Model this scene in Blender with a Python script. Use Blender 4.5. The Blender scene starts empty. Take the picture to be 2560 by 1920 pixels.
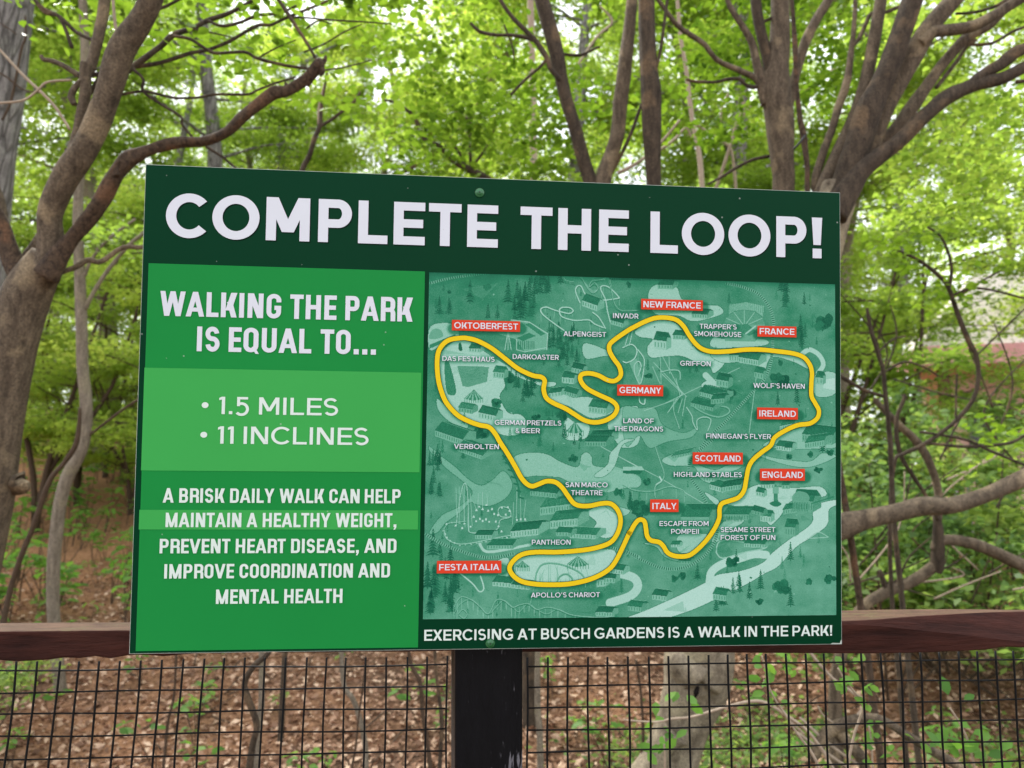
import bpy, math, random
import numpy as np
from mathutils import Vector, Matrix
from mathutils.geometry import delaunay_2d_cdt

S = bpy.context.scene
COL = S.collection
rng = np.random.default_rng(11)
random.seed(11)
R = math.radians

# ------------------------------------------------------------------ camera, sky, sun, exposure
FPX = 1850.0                      # focal length in pixels of the 2560 x 1920 photograph
PITCH = R(9.5)
CAM = np.array([0.0, 0.0, 1.35])
cd = bpy.data.cameras.new('camera'); cam = bpy.data.objects.new('camera', cd); COL.objects.link(cam)
cam.location = CAM; cam.rotation_euler = (R(90) + PITCH, 0, 0)
cd.sensor_width = 36; cd.lens = 36 * FPX / 2560; cd.clip_start = 0.02; cd.clip_end = 800
cd.dof.use_dof = True; cd.dof.focus_distance = 0.98; cd.dof.aperture_fstop = 6.2
S.camera = cam

SUN_EL, SUN_AZ = R(52), R(-38)    # azimuth measured clockwise from +Y
w = bpy.data.worlds.new('World'); S.world = w; w.use_nodes = True
nt = w.node_tree; bg = nt.nodes['Background']
sky = nt.nodes.new('ShaderNodeTexSky'); sky.sky_type = 'NISHITA'; sky.sun_disc = False
sky.sun_elevation = SUN_EL; sky.sun_rotation = SUN_AZ; sky.dust_density = 4; sky.air_density = 1.0; sky.ozone_density = 1
bg.inputs[1].default_value = 0.13
# thin bright overcast: white cloud over most of the blue
tcw = nt.nodes.new('ShaderNodeTexCoord'); nzw = nt.nodes.new('ShaderNodeTexNoise'); nzw.inputs['Scale'].default_value = 2.2; nzw.inputs['Detail'].default_value = 6
nt.links.new(tcw.outputs['Generated'], nzw.inputs['Vector'])
rmw = nt.nodes.new('ShaderNodeMapRange'); rmw.inputs[1].default_value = .34; rmw.inputs[2].default_value = .56; rmw.inputs[3].default_value = .45; rmw.inputs[4].default_value = 1.0; nt.links.new(nzw.outputs[0], rmw.inputs[0])
mxw = nt.nodes.new('ShaderNodeMix'); mxw.data_type = 'RGBA'; nt.links.new(rmw.outputs[0], mxw.inputs[0]); nt.links.new(sky.outputs[0], mxw.inputs[6]); mxw.inputs[7].default_value = (7.4, 7.6, 8.0, 1)
nt.links.new(mxw.outputs[2], bg.inputs[0])
sd = bpy.data.lights.new('sun', 'SUN'); sun = bpy.data.objects.new('sun', sd); COL.objects.link(sun)
sd.energy = 4.2; sd.angle = R(22); sd.color = (1, .96, .9)
sdir = Vector((math.sin(SUN_AZ) * math.cos(SUN_EL), math.cos(SUN_AZ) * math.cos(SUN_EL), math.sin(SUN_EL)))
sun.rotation_euler = sdir.to_track_quat('Z', 'Y').to_euler()
sun.location = (0, 0, 30)
S.cycles.max_bounces = 16; S.cycles.diffuse_bounces = 8; S.cycles.transmission_bounces = 12
S.view_settings.view_transform = 'Standard'; S.view_settings.look = 'None'
S.view_settings.exposure = 1.2; S.view_settings.gamma = 1

FW = np.array([0, math.cos(PITCH), math.sin(PITCH)]); DN = np.array([0, math.sin(PITCH), -math.cos(PITCH)]); RT = np.array([1., 0, 0])
def c2w(v): return CAM + v[0] * RT + v[1] * DN + v[2] * FW
def at(px, py, d):                # photograph pixel (2560 wide) and depth -> a point in the place
    return c2w(((px - 1280) / FPX * d, (py - 960) / FPX * d, d))

# ------------------------------------------------------------------ small helpers
def lin(r, g, b):
    def f(c):
        c /= 255
        return c / 12.92 if c <= .04045 else ((c + .055) / 1.055) ** 2.4
    return (f(r), f(g), f(b))
def mesh_obj(name, V, F, mat, parent=None, smooth=False, attrs=None, loc=None):
    V = np.asarray(V, dtype=np.float32).reshape(-1, 3)
    if parent is not None: V = V - np.array(parent_world(parent), dtype=np.float32)
    elif loc is not None: V = V - np.array(loc, dtype=np.float32)
    me = bpy.data.meshes.new(name)
    if isinstance(F, np.ndarray):
        n, k = F.shape
        me.vertices.add(len(V)); me.vertices.foreach_set('co', V.ravel())
        me.loops.add(n * k); me.loops.foreach_set('vertex_index', F.astype(np.int32).ravel())
        me.polygons.add(n); me.polygons.foreach_set('loop_start', np.arange(0, n * k, k, dtype=np.int32))
        me.update(calc_edges=True)
    else:
        me.from_pydata(V.tolist(), [], F); me.update()
    if smooth: me.polygons.foreach_set('use_smooth', np.ones(len(me.polygons), dtype=bool))
    for an, dom, arr in (attrs or []):
        a = me.attributes.new(an, 'FLOAT', dom); a.data.foreach_set('value', np.asarray(arr, dtype=np.float32))
    mats = mat if isinstance(mat, (list, tuple)) else [mat]
    for m in mats: me.materials.append(m)
    o = bpy.data.objects.new(name, me); COL.objects.link(o)
    if parent is not None: o.parent = parent
    elif loc is not None: o.location = loc
    return o
def parent_world(p):
    v = Vector((0, 0, 0))
    while p is not None: v = v + p.location; p = p.parent
    return v
def tag(o, label=None, cat=None, group=None, kind=None):
    if label: o['label'] = label
    if cat: o['category'] = cat
    if group: o['group'] = group
    if kind: o['kind'] = kind
    return o
def thing(name, loc, label, cat, group=None):
    o = bpy.data.objects.new(name, None); COL.objects.link(o); o.location = [float(c) for c in loc]; o.empty_display_size = .1
    return tag(o, label, cat, group)
def copy_thing(o, loc, rz, sc, label=None, group=None):
    c = o.copy(); COL.objects.link(c); c.location = [float(v) for v in loc]; c.rotation_euler = (0, 0, rz); c.scale = (sc, sc, sc)
    if label: c['label'] = label
    if group: c['group'] = group
    for ch in o.children:
        k = ch.copy(); COL.objects.link(k); k.parent = c
    return c
def joinm(parts):
    V = []; F = []; n = 0
    for v, f in parts:
        v = np.asarray(v); V.append(v); F += [tuple(i + n for i in q) for q in f]; n += len(v)
    return np.concatenate(V), F
def box(x0, x1, y0, y1, z0, z1):
    V = [(x, y, z) for z in (z0, z1) for y in (y0, y1) for x in (x0, x1)]
    return np.array(V), [(0, 2, 3, 1), (4, 5, 7, 6), (0, 1, 5, 4), (2, 6, 7, 3), (0, 4, 6, 2), (1, 3, 7, 5)]
def catmull(P, n=6, closed=False):
    P = np.asarray(P, float); m = len(P); out = []
    for i in range(m if closed else m - 1):
        if closed: a, b, c, d = P[(i - 1) % m], P[i], P[(i + 1) % m], P[(i + 2) % m]
        else: a, b, c, d = P[max(i - 1, 0)], P[i], P[i + 1], P[min(i + 2, m - 1)]
        for t in np.arange(n) / n:
            out.append(.5 * (2 * b + (c - a) * t + (2 * a - 5 * b + 4 * c - d) * t * t + (3 * b - a - 3 * c + d) * t ** 3))
    if not closed: out.append(P[-1])
    return np.array(out)
def tube(P, rad, n=8, res=5, lump=0.0, seed=0):
    """tapered limb through points P (k,3) with radii; returns verts, faces"""
    P = np.asarray(P, float); Q = catmull(np.column_stack([P, rad]), res) if res > 1 else np.column_stack([P, rad])
    C = Q[:, :3]; r = np.maximum(Q[:, 3], 1e-4); k = len(C)
    T = np.gradient(C, axis=0); T /= np.linalg.norm(T, axis=1)[:, None] + 1e-12
    u = np.cross(T[0], [0.3, 0.9, 0.2]); u /= np.linalg.norm(u); V = []
    rr = np.random.default_rng(seed); ph = rr.uniform(0, 6.28, 6); am = rr.uniform(.4, 1, 6)
    th = np.arange(n) / n * 2 * math.pi; L = np.concatenate([[0], np.cumsum(np.linalg.norm(np.diff(C, axis=0), axis=1))])
    for i in range(k):
        u = u - T[i] * (u @ T[i]); u /= np.linalg.norm(u) + 1e-12; v = np.cross(T[i], u)
        s = L[i] / (r.max() * 2 + 1e-9)
        f = 1 + lump * (am[0] * np.sin(2 * th + ph[0] + s * .7) + am[1] * np.sin(3 * th + ph[1] - s * 1.1) + am[2] * .7 * np.sin(s * 1.9 + ph[2] + th) + am[3] * .5 * np.sin(s * 4.3 + ph[3] + 2 * th))
        V.append(C[i] + (r[i] * f * np.cos(th))[:, None] * u + (r[i] * f * np.sin(th))[:, None] * v)
    V = np.concatenate(V); F = []
    for i in range(k - 1):
        for j in range(n):
            a = i * n + j; b = i * n + (j + 1) % n; F.append((a, b, b + n, a + n))
    F.append(tuple(range(n))[::-1]); F.append(tuple(range((k - 1) * n, k * n)))
    return V, F

# ------------------------------------------------------------------ materials
def newmat(name):
    m = bpy.data.materials.new(name); m.use_nodes = True
    return m, m.node_tree, m.node_tree.nodes['Principled BSDF']
def nd(nt, t, **kw):
    n = nt.nodes.new(t)
    for k, v in kw.items(): setattr(n, k, v)
    return n
def ramp(nt, stops):
    r = nd(nt, 'ShaderNodeValToRGB'); e = r.color_ramp.elements
    while len(e) < len(stops): e.new(.5)
    for el, (p, c) in zip(e, stops): el.position = p; el.color = (*c, 1)
    return r
def plain(name, col, rough=.5, spec=.5, noise=0.06, nscale=40, bump=0.0, coat=0):
    m, nt, b = newmat(name)
    tc = nd(nt, 'ShaderNodeTexCoord'); n = nd(nt, 'ShaderNodeTexNoise'); n.inputs['Scale'].default_value = nscale; n.inputs['Detail'].default_value = 5
    nt.links.new(tc.outputs['Object'], n.inputs['Vector'])
    r = ramp(nt, [(.3, tuple(c * (1 - noise) for c in col)), (.7, tuple(min(1, c * (1 + noise)) for c in col))])
    nt.links.new(n.outputs[0], r.inputs[0]); nt.links.new(r.outputs[0], b.inputs['Base Color'])
    b.inputs['Roughness'].default_value = rough; b.inputs['Specular IOR Level'].default_value = spec
    if bump:
        bp = nd(nt, 'ShaderNodeBump'); bp.inputs['Strength'].default_value = bump; bp.inputs['Distance'].default_value = .01
        nt.links.new(n.outputs[0], bp.inputs['Height']); nt.links.new(bp.outputs[0], b.inputs['Normal'])
    return m
def bark(name, dark, light, patch, scale=1.0, rough=.85, stretch=.25, furrow=0.0):
    dark, light, patch = (tuple(c * .86 for c in q) for q in (dark, light, patch))
    m, nt, b = newmat(name)
    tc = nd(nt, 'ShaderNodeTexCoord'); mp = nd(nt, 'ShaderNodeMapping'); mp.inputs['Scale'].default_value = (scale, scale, scale * stretch)
    nt.links.new(tc.outputs['Object'], mp.inputs[0])
    n1 = nd(nt, 'ShaderNodeTexNoise'); n1.inputs['Scale'].default_value = 38; n1.inputs['Detail'].default_value = 7; n1.inputs['Roughness'].default_value = .65
    n2 = nd(nt, 'ShaderNodeTexNoise'); n2.inputs['Scale'].default_value = 7; n2.inputs['Detail'].default_value = 3
    n3 = nd(nt, 'ShaderNodeTexVoronoi'); n3.inputs['Scale'].default_value = 16; n3.feature = 'DISTANCE_TO_EDGE'
    n4 = nd(nt, 'ShaderNodeTexNoise'); n4.inputs['Scale'].default_value = 120; n4.inputs['Detail'].default_value = 6; n4.inputs['Roughness'].default_value = .75
    for n in (n1, n3): nt.links.new(mp.outputs[0], n.inputs['Vector'])
    for n in (n2, n4): nt.links.new(tc.outputs['Object'], n.inputs['Vector'])
    r1 = ramp(nt, [(.3, dark), (.7, light)]); nt.links.new(n1.outputs[0], r1.inputs[0])
    r2 = ramp(nt, [(.56, (0, 0, 0)), (.64, (1, 1, 1))]); nt.links.new(n2.outputs[0], r2.inputs[0])
    mx = nd(nt, 'ShaderNodeMix', data_type='RGBA'); nt.links.new(r2.outputs[0], mx.inputs[0]); nt.links.new(r1.outputs[0], mx.inputs[6]); mx.inputs[7].default_value = (*patch, 1)
    r4 = ramp(nt, [(.34, (.42, .42, .42)), (.5, (.95, .95, .95)), (.66, (1.5, 1.5, 1.46))]); nt.links.new(n4.outputs[0], r4.inputs[0])
    mu = nd(nt, 'ShaderNodeMix', data_type='RGBA', blend_type='MULTIPLY'); mu.inputs[0].default_value = .8
    nt.links.new(mx.outputs[2], mu.inputs[6]); nt.links.new(r4.outputs[0], mu.inputs[7])
    out = mu.outputs[2]
    ad = nd(nt, 'ShaderNodeMath', operation='ADD'); nt.links.new(n1.outputs[0], ad.inputs[0])
    if furrow:
        r3 = ramp(nt, [(0, (.28, .27, .26)), (.12, (1, 1, 1))]); nt.links.new(n3.outputs[0], r3.inputs[0])
        m3 = nd(nt, 'ShaderNodeMix', data_type='RGBA', blend_type='MULTIPLY'); m3.inputs[0].default_value = furrow
        nt.links.new(out, m3.inputs[6]); nt.links.new(r3.outputs[0], m3.inputs[7]); out = m3.outputs[2]
        nt.links.new(r3.outputs[0], ad.inputs[1])
    else: nt.links.new(n4.outputs[0], ad.inputs[1])
    nt.links.new(out, b.inputs['Base Color'])
    bp = nd(nt, 'ShaderNodeBump'); bp.inputs['Strength'].default_value = .8; bp.inputs['Distance'].default_value = .014
    nt.links.new(ad.outputs[0], bp.inputs['Height']); nt.links.new(bp.outputs[0], b.inputs['Normal'])
    b.inputs['Roughness'].default_value = rough; b.inputs['Specular IOR Level'].default_value = .25
    return m
def leafmat(name, dark, mid, light, trans=.5, rnd=.35, rough=.45):
    m, nt, b = newmat(name)
    a = nd(nt, 'ShaderNodeAttribute'); a.attribute_name = 'tone'; oi = nd(nt, 'ShaderNodeObjectInfo')
    ma = nd(nt, 'ShaderNodeMath', operation='MULTIPLY_ADD'); ma.inputs[1].default_value = rnd; nt.links.new(oi.outputs['Random'], ma.inputs[0])
    mb = nd(nt, 'ShaderNodeMath', operation='MULTIPLY'); mb.inputs[1].default_value = 1 - rnd; nt.links.new(a.outputs['Fac'], mb.inputs[0]); nt.links.new(mb.outputs[0], ma.inputs[2])
    r = ramp(nt, [(0, dark), (.5, mid), (1, light)]); nt.links.new(ma.outputs[0], r.inputs[0])
    nt.links.new(r.outputs[0], b.inputs['Base Color']); b.inputs['Roughness'].default_value = rough; b.inputs['Specular IOR Level'].default_value = .2
    t = nd(nt, 'ShaderNodeBsdfTranslucent'); hs = nd(nt, 'ShaderNodeHueSaturation'); hs.inputs['Hue'].default_value = .485; hs.inputs['Value'].default_value = 1.9; hs.inputs['Saturation'].default_value = 1.08
    nt.links.new(r.outputs[0], hs.inputs['Color']); nt.links.new(hs.outputs[0], t.inputs[0])
    mx = nd(nt, 'ShaderNodeMixShader'); mx.inputs[0].default_value = trans
    nt.links.new(b.outputs[0], mx.inputs[1]); nt.links.new(t.outputs[0], mx.inputs[2]); nt.links.new(mx.outputs[0], nt.nodes['Material Output'].inputs[0])
    return m

M = {}
M['bark_near'] = bark('bark_near', lin(74, 63, 52), lin(134, 118, 98), lin(150, 132, 106))
M['bark_dark'] = bark('bark_dark', lin(52, 44, 36), lin(100, 86, 71), lin(116, 96, 74))
M['bark_grey'] = bark('bark_grey', lin(96, 92, 90), lin(160, 156, 152), lin(150, 148, 142), scale=.9, stretch=.12, furrow=.85)
M['bark_pale'] = bark('bark_pale', lin(112, 102, 88), lin(166, 154, 136), lin(150, 140, 118))
M['bark_snag'] = bark('bark_snag', lin(52, 42, 35), lin(110, 90, 72), lin(118, 88, 66), scale=1.6, stretch=.8)
M['bark_stump'] = bark('bark_stump', lin(98, 86, 72), lin(188, 174, 150), lin(170, 158, 130), scale=.5, stretch=.6)
M['twig'] = plain('twig', lin(74, 60, 48), .85, .2, .25, 60)
M['twig_pale'] = plain('twig_pale', lin(158, 142, 124), .85, .2, .2, 60)
M['leaf_forest'] = leafmat('leaf_forest', (.07, .13, .022), (.17, .27, .045), (.32, .41, .085), .58, .45)
M['leaf_under'] = leafmat('leaf_under', (.08, .15, .03), (.19, .30, .055), (.34, .43, .09), .55, .4)
M['leaf_near'] = leafmat('leaf_near', (.035, .085, .012), (.09, .17, .022), (.17, .28, .04), .5, .3)
M['leaf_shrub'] = leafmat('leaf_shrub', (.05, .11, .035), (.14, .235, .06), (.30, .39, .09), .5, .4)
M['leaf_seedling'] = leafmat('leaf_seedling', (.05, .14, .03), (.11, .25, .045), (.20, .36, .065), .5, .3)
M['litter'] = leafmat('litter', lin(92, 68, 52), lin(150, 116, 92), lin(206, 178, 152), .12, 0, .7)

# ------------------------------------------------------------------ the ground
def sst(a, b, x):
    t = np.clip((x - a) / (b - a), 0, 1); return t * t * (3 - 2 * t)
def gz(x, y):
    x = np.asarray(x, float); y = np.asarray(y, float)
    r = np.maximum(y, 0)
    prof = np.interp(r, [0, 4.5, 9, 16, 30, 60, 120, 600], [0, 0, .72, 2.7, 5.4, 9, 12, 13])
    k = 1 - .62 * sst(-1.5, 7, x / (1 + r * .06))
    bumps = .05 * np.sin(x * 1.7 + y * .6) * np.cos(y * 1.3 - x * .5) * sst(1.5, 3, r) + .12 * np.sin(x * .5 + 1) * np.sin(y * .43) * sst(4, 9, r)
    return prof * k + bumps - .02 * sst(1.2, 2, r)
def build_ground():
    xs = np.concatenate([np.linspace(-500, -30, 12), np.linspace(-26, 26, 131), np.linspace(30, 500, 12)])
    ys = np.concatenate([np.linspace(-400, -10, 10), np.linspace(-6, 30, 121), np.linspace(34, 600, 24)])
    X, Y = np.meshgrid(xs, ys); Z = gz(X, Y) - .012 * (Y < 1.3)
    V = np.stack([X, Y, Z], -1).reshape(-1, 3); nx = len(xs); ny = len(ys)
    i = np.arange(nx - 1)[None, :] + nx * np.arange(ny - 1)[:, None]
    F = np.stack([i, i + 1, i + 1 + nx, i + nx], -1).reshape(-1, 4)
    m, nt, b = newmat('forest_floor')
    tc = nd(nt, 'ShaderNodeTexCoord')
    n1 = nd(nt, 'ShaderNodeTexNoise'); n1.inputs['Scale'].default_value = 30; n1.inputs['Detail'].default_value = 8; n1.inputs['Roughness'].default_value = .7
    n2 = nd(nt, 'ShaderNodeTexNoise'); n2.inputs['Scale'].default_value = .55; n2.inputs['Detail'].default_value = 5
    n3 = nd(nt, 'ShaderNodeTexVoronoi'); n3.inputs['Scale'].default_value = 24
    sx = nd(nt, 'ShaderNodeSeparateXYZ'); nt.links.new(tc.outputs['Object'], sx.inputs[0]); far = nd(nt, 'ShaderNodeMapRange'); far.inputs[1].default_value = 5.5; far.inputs[2].default_value = 9; nt.links.new(sx.outputs[1], far.inputs[0])
    for n in (n1, n2, n3): nt.links.new(tc.outputs['Object'], n.inputs['Vector'])
    r1 = ramp(nt, [(.3, lin(46, 35, 28)), (.5, lin(88, 67, 53)), (.7, lin(130, 104, 84))]); nt.links.new(n1.outputs[0], r1.inputs[0])
    r2 = ramp(nt, [(.45, (0, 0, 0)), (.6, (1, 1, 1))]); nt.links.new(n2.outputs[0], r2.inputs[0])
    mx = nd(nt, 'ShaderNodeMix', data_type='RGBA'); mxf = nd(nt, 'ShaderNodeMath', operation='MULTIPLY_ADD'); mxf.use_clamp = True; mxf.inputs[1].default_value = .85; nt.links.new(far.outputs[0], mxf.inputs[0]); hf = nd(nt, 'ShaderNodeMath', operation='MULTIPLY'); hf.inputs[1].default_value = .6; nt.links.new(r2.outputs[0], hf.inputs[0]); nt.links.new(hf.outputs[0], mxf.inputs[2]); nt.links.new(mxf.outputs[0], mx.inputs[0]); nt.links.new(r1.outputs[0], mx.inputs[6]); 
    r3 = ramp(nt, [(.3, lin(116, 80, 56)), (.7, lin(178, 134, 100))]); nt.links.new(n1.outputs[0], r3.inputs[0]); nt.links.new(r3.outputs[0], mx.inputs[7])
    nt.links.new(mx.outputs[2], b.inputs['Base Color']); b.inputs['Roughness'].default_value = .95; b.inputs['Specular IOR Level'].default_value = .1
    bp = nd(nt, 'ShaderNodeBump'); bp.inputs['Strength'].default_value = .8; bp.inputs['Distance'].default_value = .04
    nt.links.new(n3.outputs[0], bp.inputs['Height']); nt.links.new(bp.outputs[0], b.inputs['Normal'])
    tag(mesh_obj('ground', V, F, m, smooth=True), kind='structure')
    pm = plain('path_paving', lin(112, 106, 100), .9, .2, .12, 60, .2)
    v, f = box(-40, 40, -6, .55, -.05, .008)
    tag(mesh_obj('path', v, f, pm), kind='structure')
build_ground()

# ------------------------------------------------------------------ leaves
def leaf_mesh(C, size, tilt=.5, shape='diamond', ratio=.55, up=None):
    """C (n,3) leaf centres, size (n,), returns verts, faces(np), tone per face left to the caller"""
    n = len(C); size = np.broadcast_to(size, (n,))
    N = np.column_stack([rng.normal(0, tilt, n), rng.normal(0, tilt, n), np.ones(n)]) if up is None else up + rng.normal(0, tilt, (n, 3))
    N /= np.linalg.norm(N, axis=1)[:, None]
    a = rng.uniform(0, 2 * math.pi, n); D = np.column_stack([np.cos(a), np.sin(a), rng.normal(-.25, .35, n)])
    D -= N * (D * N).sum(1)[:, None]; D /= np.linalg.norm(D, axis=1)[:, None] + 1e-9
    W = np.cross(N, D); L = size[:, None]
    if shape == 'diamond':
        fold = rng.uniform(.05, .25, n)[:, None]
        V = np.stack([C - D * L * .5, C + W * L * ratio * .5 + N * L * fold * .5 + D * L * .02, C + D * L * .5, C - W * L * ratio * .5 + N * L * fold * .5 + D * L * .02], 1).reshape(-1, 3)
        F = np.arange(4 * n).reshape(n, 4); return V, F, 1
    fold = rng.uniform(.02, .3, n)[:, None]; cur = rng.uniform(-.05, .25, n)[:, None]
    w1 = L * ratio * .5
    P = [C - D * L * .5, C - D * L * .18, C + D * L * .2 , C + D * L * .5 - N * L * cur]
    lf = lambda q, s, k: q + s * W * w1 * k + N * w1 * fold * k * 1.2
    pts = [P[0], lf(P[1], 1, .95), lf(P[2], 1, .85), P[3], lf(P[2], -1, .85), lf(P[1], -1, .95), P[1] * .5 + P[2] * .5]
    V = np.stack(pts, 1).reshape(-1, 3); b = 7 * np.arange(n)[:, None]
    F = np.concatenate([b + np.array([[0, 1, 2, 6]]), b + np.array([[6, 2, 3, 4]]), b + np.array([[0, 6, 4, 5]])], 1).reshape(-1, 4)
    return V, F, 3
def foliage(name, C, size, mat, parent=None, tilt=.5, shape='diamond', ratio=.55, tone=None, loc=None, up=None):
    V, F, k = leaf_mesh(C, size, tilt, shape, ratio, up)
    t = rng.beta(2, 2, len(C)) if tone is None else np.clip(tone + rng.normal(0, .16, len(C)), 0, 1)
    return mesh_obj(name, V, F, mat, parent, attrs=[('tone', 'FACE', np.repeat(t, k))], loc=loc)
def clumps(cent, rad, n, flat=.4, r=rng):
    cent = np.asarray(cent); k = r.integers(0, len(cent), n)
    u = r.normal(0, 1, (n, 3)); u /= np.linalg.norm(u, axis=1)[:, None]; q = r.uniform(0, 1, n) ** .45
    rr = np.asarray(rad)[k]
    P = cent[k] + u * (rr * q)[:, None] * np.array([1, 1, flat])
    return P, k

# ------------------------------------------------------------------ the sign: plane pose and artwork coordinates
SW, SH = 0.9144, 0.6096
SX = np.array([.9962, .017, .0855]); SX /= np.linalg.norm(SX)
SY = np.array([-.014, .999, -.040]); SY -= SX * (SX @ SY); SY /= np.linalg.norm(SY)
SC = np.array([-.011, .035, .961])
def wdir(v): return v[0] * RT + v[1] * DN + v[2] * FW
sX, sY, sC = wdir(SX), wdir(SY), c2w(SC)          # right, down, centre in the place
sN = np.cross(sX, sY); sN = -sN if sN @ FW > 0 else sN   # towards the viewer
def sp(u, v, off=0.0): return sC + sX * (u - SW / 2) + sY * (v - SH / 2) + sN * off
_src = [(314, 358), (1818, 420), (1821, 1389), (277, 1411)]; _dst = [(0, 0), (SW, 0), (SW, SH), (0, SH)]
_A = []; _b = []
for (x, y), (u, v) in zip(_src, _dst):
    _A += [[x, y, 1, 0, 0, 0, -u * x, -u * y], [0, 0, 0, x, y, 1, -v * x, -v * y]]; _b += [u, v]
_H = np.append(np.linalg.solve(np.array(_A, float), np.array(_b, float)), 1).reshape(3, 3)
def uv(x, y):
    q = _H @ np.array([x, y, 1.0]); return q[:2] / q[2]
K = 1.15732
def zpt(off, s): return lambda x, y: uv((off[0] + x / s) / K, (off[1] + y / s) / K)
Z1 = zpt((1060, 680), 3.770); Z2 = zpt((1560, 680), 3.771); Z3 = zpt((1050, 1100), 3.607); Z4 = zpt((1560, 1100), 3.607)

# ------------------------------------------------------------------ lettering drawn as outlines
def arc(cx, cy, rx, ry, wx, wy, a0, a1, n=28):
    t = np.radians(np.linspace(a0, a1, n)); c, s = np.cos(t), np.sin(t)
    return [(cx + rx * x, cy + ry * y) for x, y in zip(c, s)] + [(cx + (rx - wx) * x, cy + (ry - wy) * y) for x, y in zip(c[::-1], s[::-1])]
def rc(x0, y0, x1, y1): return [(x0, y0), (x1, y0), (x1, y1), (x0, y1)]
def dg(x0, y0, x1, y1, wh): return [(x0, y0), (x0 + wh, y0), (x1 + wh, y1), (x1, y1)]
def strip(P, wd):
    P = np.asarray(P, float); T = np.gradient(P, axis=0); T /= np.linalg.norm(T, axis=1)[:, None]; N = np.column_stack([-T[:, 1], T[:, 0]]) * wd / 2
    return [[tuple(P[i] + N[i]), tuple(P[i] - N[i]), tuple(P[i + 1] - N[i + 1]), tuple(P[i + 1] + N[i + 1])] for i in range(len(P) - 1)]
def glyph(ch, w, cond):
    """polygons of one capital with height 1; returns (polys, width, left bearing kind, right kind)"""
    h = w * (.86 if cond else .84)                # thickness of horizontal strokes
    W_ = dict(A=.50, B=.40, C=.39, D=.40, E=.34, F=.33, G=.40, H=.42, I=w, K=.44, L=.33, M=.54, N=.43, O=.40, P=.39, Q=.40, R=.41, S=.38, T=.37, U=.40, V=.49, W=.68, X=.46, Y=.46, Z=.37) if cond else \
         dict(A=.96, B=.77, C=.95, D=.88, E=.75, F=.73, G=.98, H=.82, I=w, K=.84, L=.70, M=1.02, N=.86, O=1.09, P=.79, Q=1.09, R=.81, S=.74, T=.79, U=.80, V=.94, W=1.40, X=.86, Y=.88, Z=.76)
    if cond: W_ = {k: (v * 1.55 if k != 'I' else v) for k, v in W_.items()}
    W = W_.get(ch, .3); o = 0 if cond else .012   # overshoot
    ry = .27 if cond else .5 + o
    def bowl(x0, x1, y0, y1):
        r = min(.25, (y1 - y0) / 2) if cond else (y1 - y0) / 2; rx = min(r, x1 - x0)
        p = [rc(x0, y1 - h, x1 - rx, y1), rc(x0, y0, x1 - rx, y0 + h), arc(x1 - rx, y1 - r, rx, r, w, h, 0, 90), arc(x1 - rx, y0 + r, rx, r, w, h, -90, 0)]
        if y1 - y0 - 2 * r > 1e-6: p.append(rc(x1 - w, y0 + r, x1, y1 - r))
        return p
    sides = lambda a, b: [rc(0, a, w, b), rc(W - w, a, W, b)]
    top = arc(W / 2, 1 + o - ry, W / 2, ry, w, h, 0, 180); bot = arc(W / 2, ry - o, W / 2, ry, w, h, 180, 360)
    wh = w * (1.04 if cond else 1.12)
    if ch in 'OQ':
        p = [top, bot] + (sides(ry, 1 - ry) if cond else [])
        if ch == 'Q': p.append([(W * .55, .2), (W * .72, .26), (W + .03, -.06), (W * .82, -.06)] if cond else [(W * .5, .3), (W * .64, .38), (W * 1.0, 0), (W * .83, -.03)])
        return p, W, 'rr'
    if ch == 'C':
        if cond: return [top, bot, rc(0, ry, w, 1 - ry), rc(W - w, .63, W, 1 - ry), rc(W - w, ry, W, .37)], W, 'rr'
        return [arc(W * .56, .5, W * .56, .5 + o, w, h, 42, 318, 50)], W, 'rr'
    if ch == 'G':
        if cond: return [top, bot, rc(0, ry, w, 1 - ry), rc(W - w, .66, W, 1 - ry), rc(W - w, ry, W, .52), rc(W * .54, .52 - h, W, .52)], W, 'rr'
        return [arc(W * .55, .5, W * .55, .5 + o, w, h, 42, 312, 50), rc(W - w * .95, .13, W - .01, .52), rc(W * .54, .52 - h, W - .01, .52)], W, 'rs'
    if ch == 'D': return [rc(0, 0, w, 1)] + bowl(w, W, 0, 1), W, 'sr'
    if ch == 'B': return [rc(0, 0, w, 1)] + bowl(w, W * .96, .5 - h * .45, 1) + bowl(w, W, 0, .5 + h * .45), W, 'sr'
    if ch == 'P': return [rc(0, 0, w, 1)] + bowl(w, W, .34 if not cond else .38, 1), W, 'sr'
    if ch == 'R':
        y = .38 if cond else .36; leg = rc(W - w, 0, W, .3) if cond else dg(W - wh * 1.08, 0, W * .42, y + .05, wh * 1.12)
        p = [rc(0, 0, w, 1)] + bowl(w, W * (.98 if cond else .96), y, 1) + [leg]
        if cond: p += [arc(W - w * 1.1, .3, w * 1.1, y + h - .3, w, h, 0, 90), rc(W * .4, y, W - w * 1.1, y + h)]
        return p, W, 'sd'
    if ch == 'U':
        r = .27 if cond else .4
        return [arc(W / 2, r - o, W / 2, r, w, h, 180, 360)] + sides(r - o, 1), W, 'ss'
    if ch == 'S':
        cx = W / 2; a = W / 2 - w / 2; yt = (1 + o - h / 2); yb = -o + h / 2; ym = .5 + .015; b1 = (yt - ym) / 2; b2 = (ym - yb) / 2; pts = []
        for t in np.radians(np.linspace(28 if not cond else 5, 270, 30)): pts.append((cx - .01 + a * .97 * math.cos(t), ym + b1 + b1 * math.sin(t)))
        for t in np.radians(np.linspace(90, -152 if not cond else -175, 30))[1:]: pts.append((cx + .01 + a * math.cos(t), yb + b2 + b2 * math.sin(t)))
        return strip(pts, (w + h) / 2 * (.96 if not cond else 1)), W, 'rr'
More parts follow.
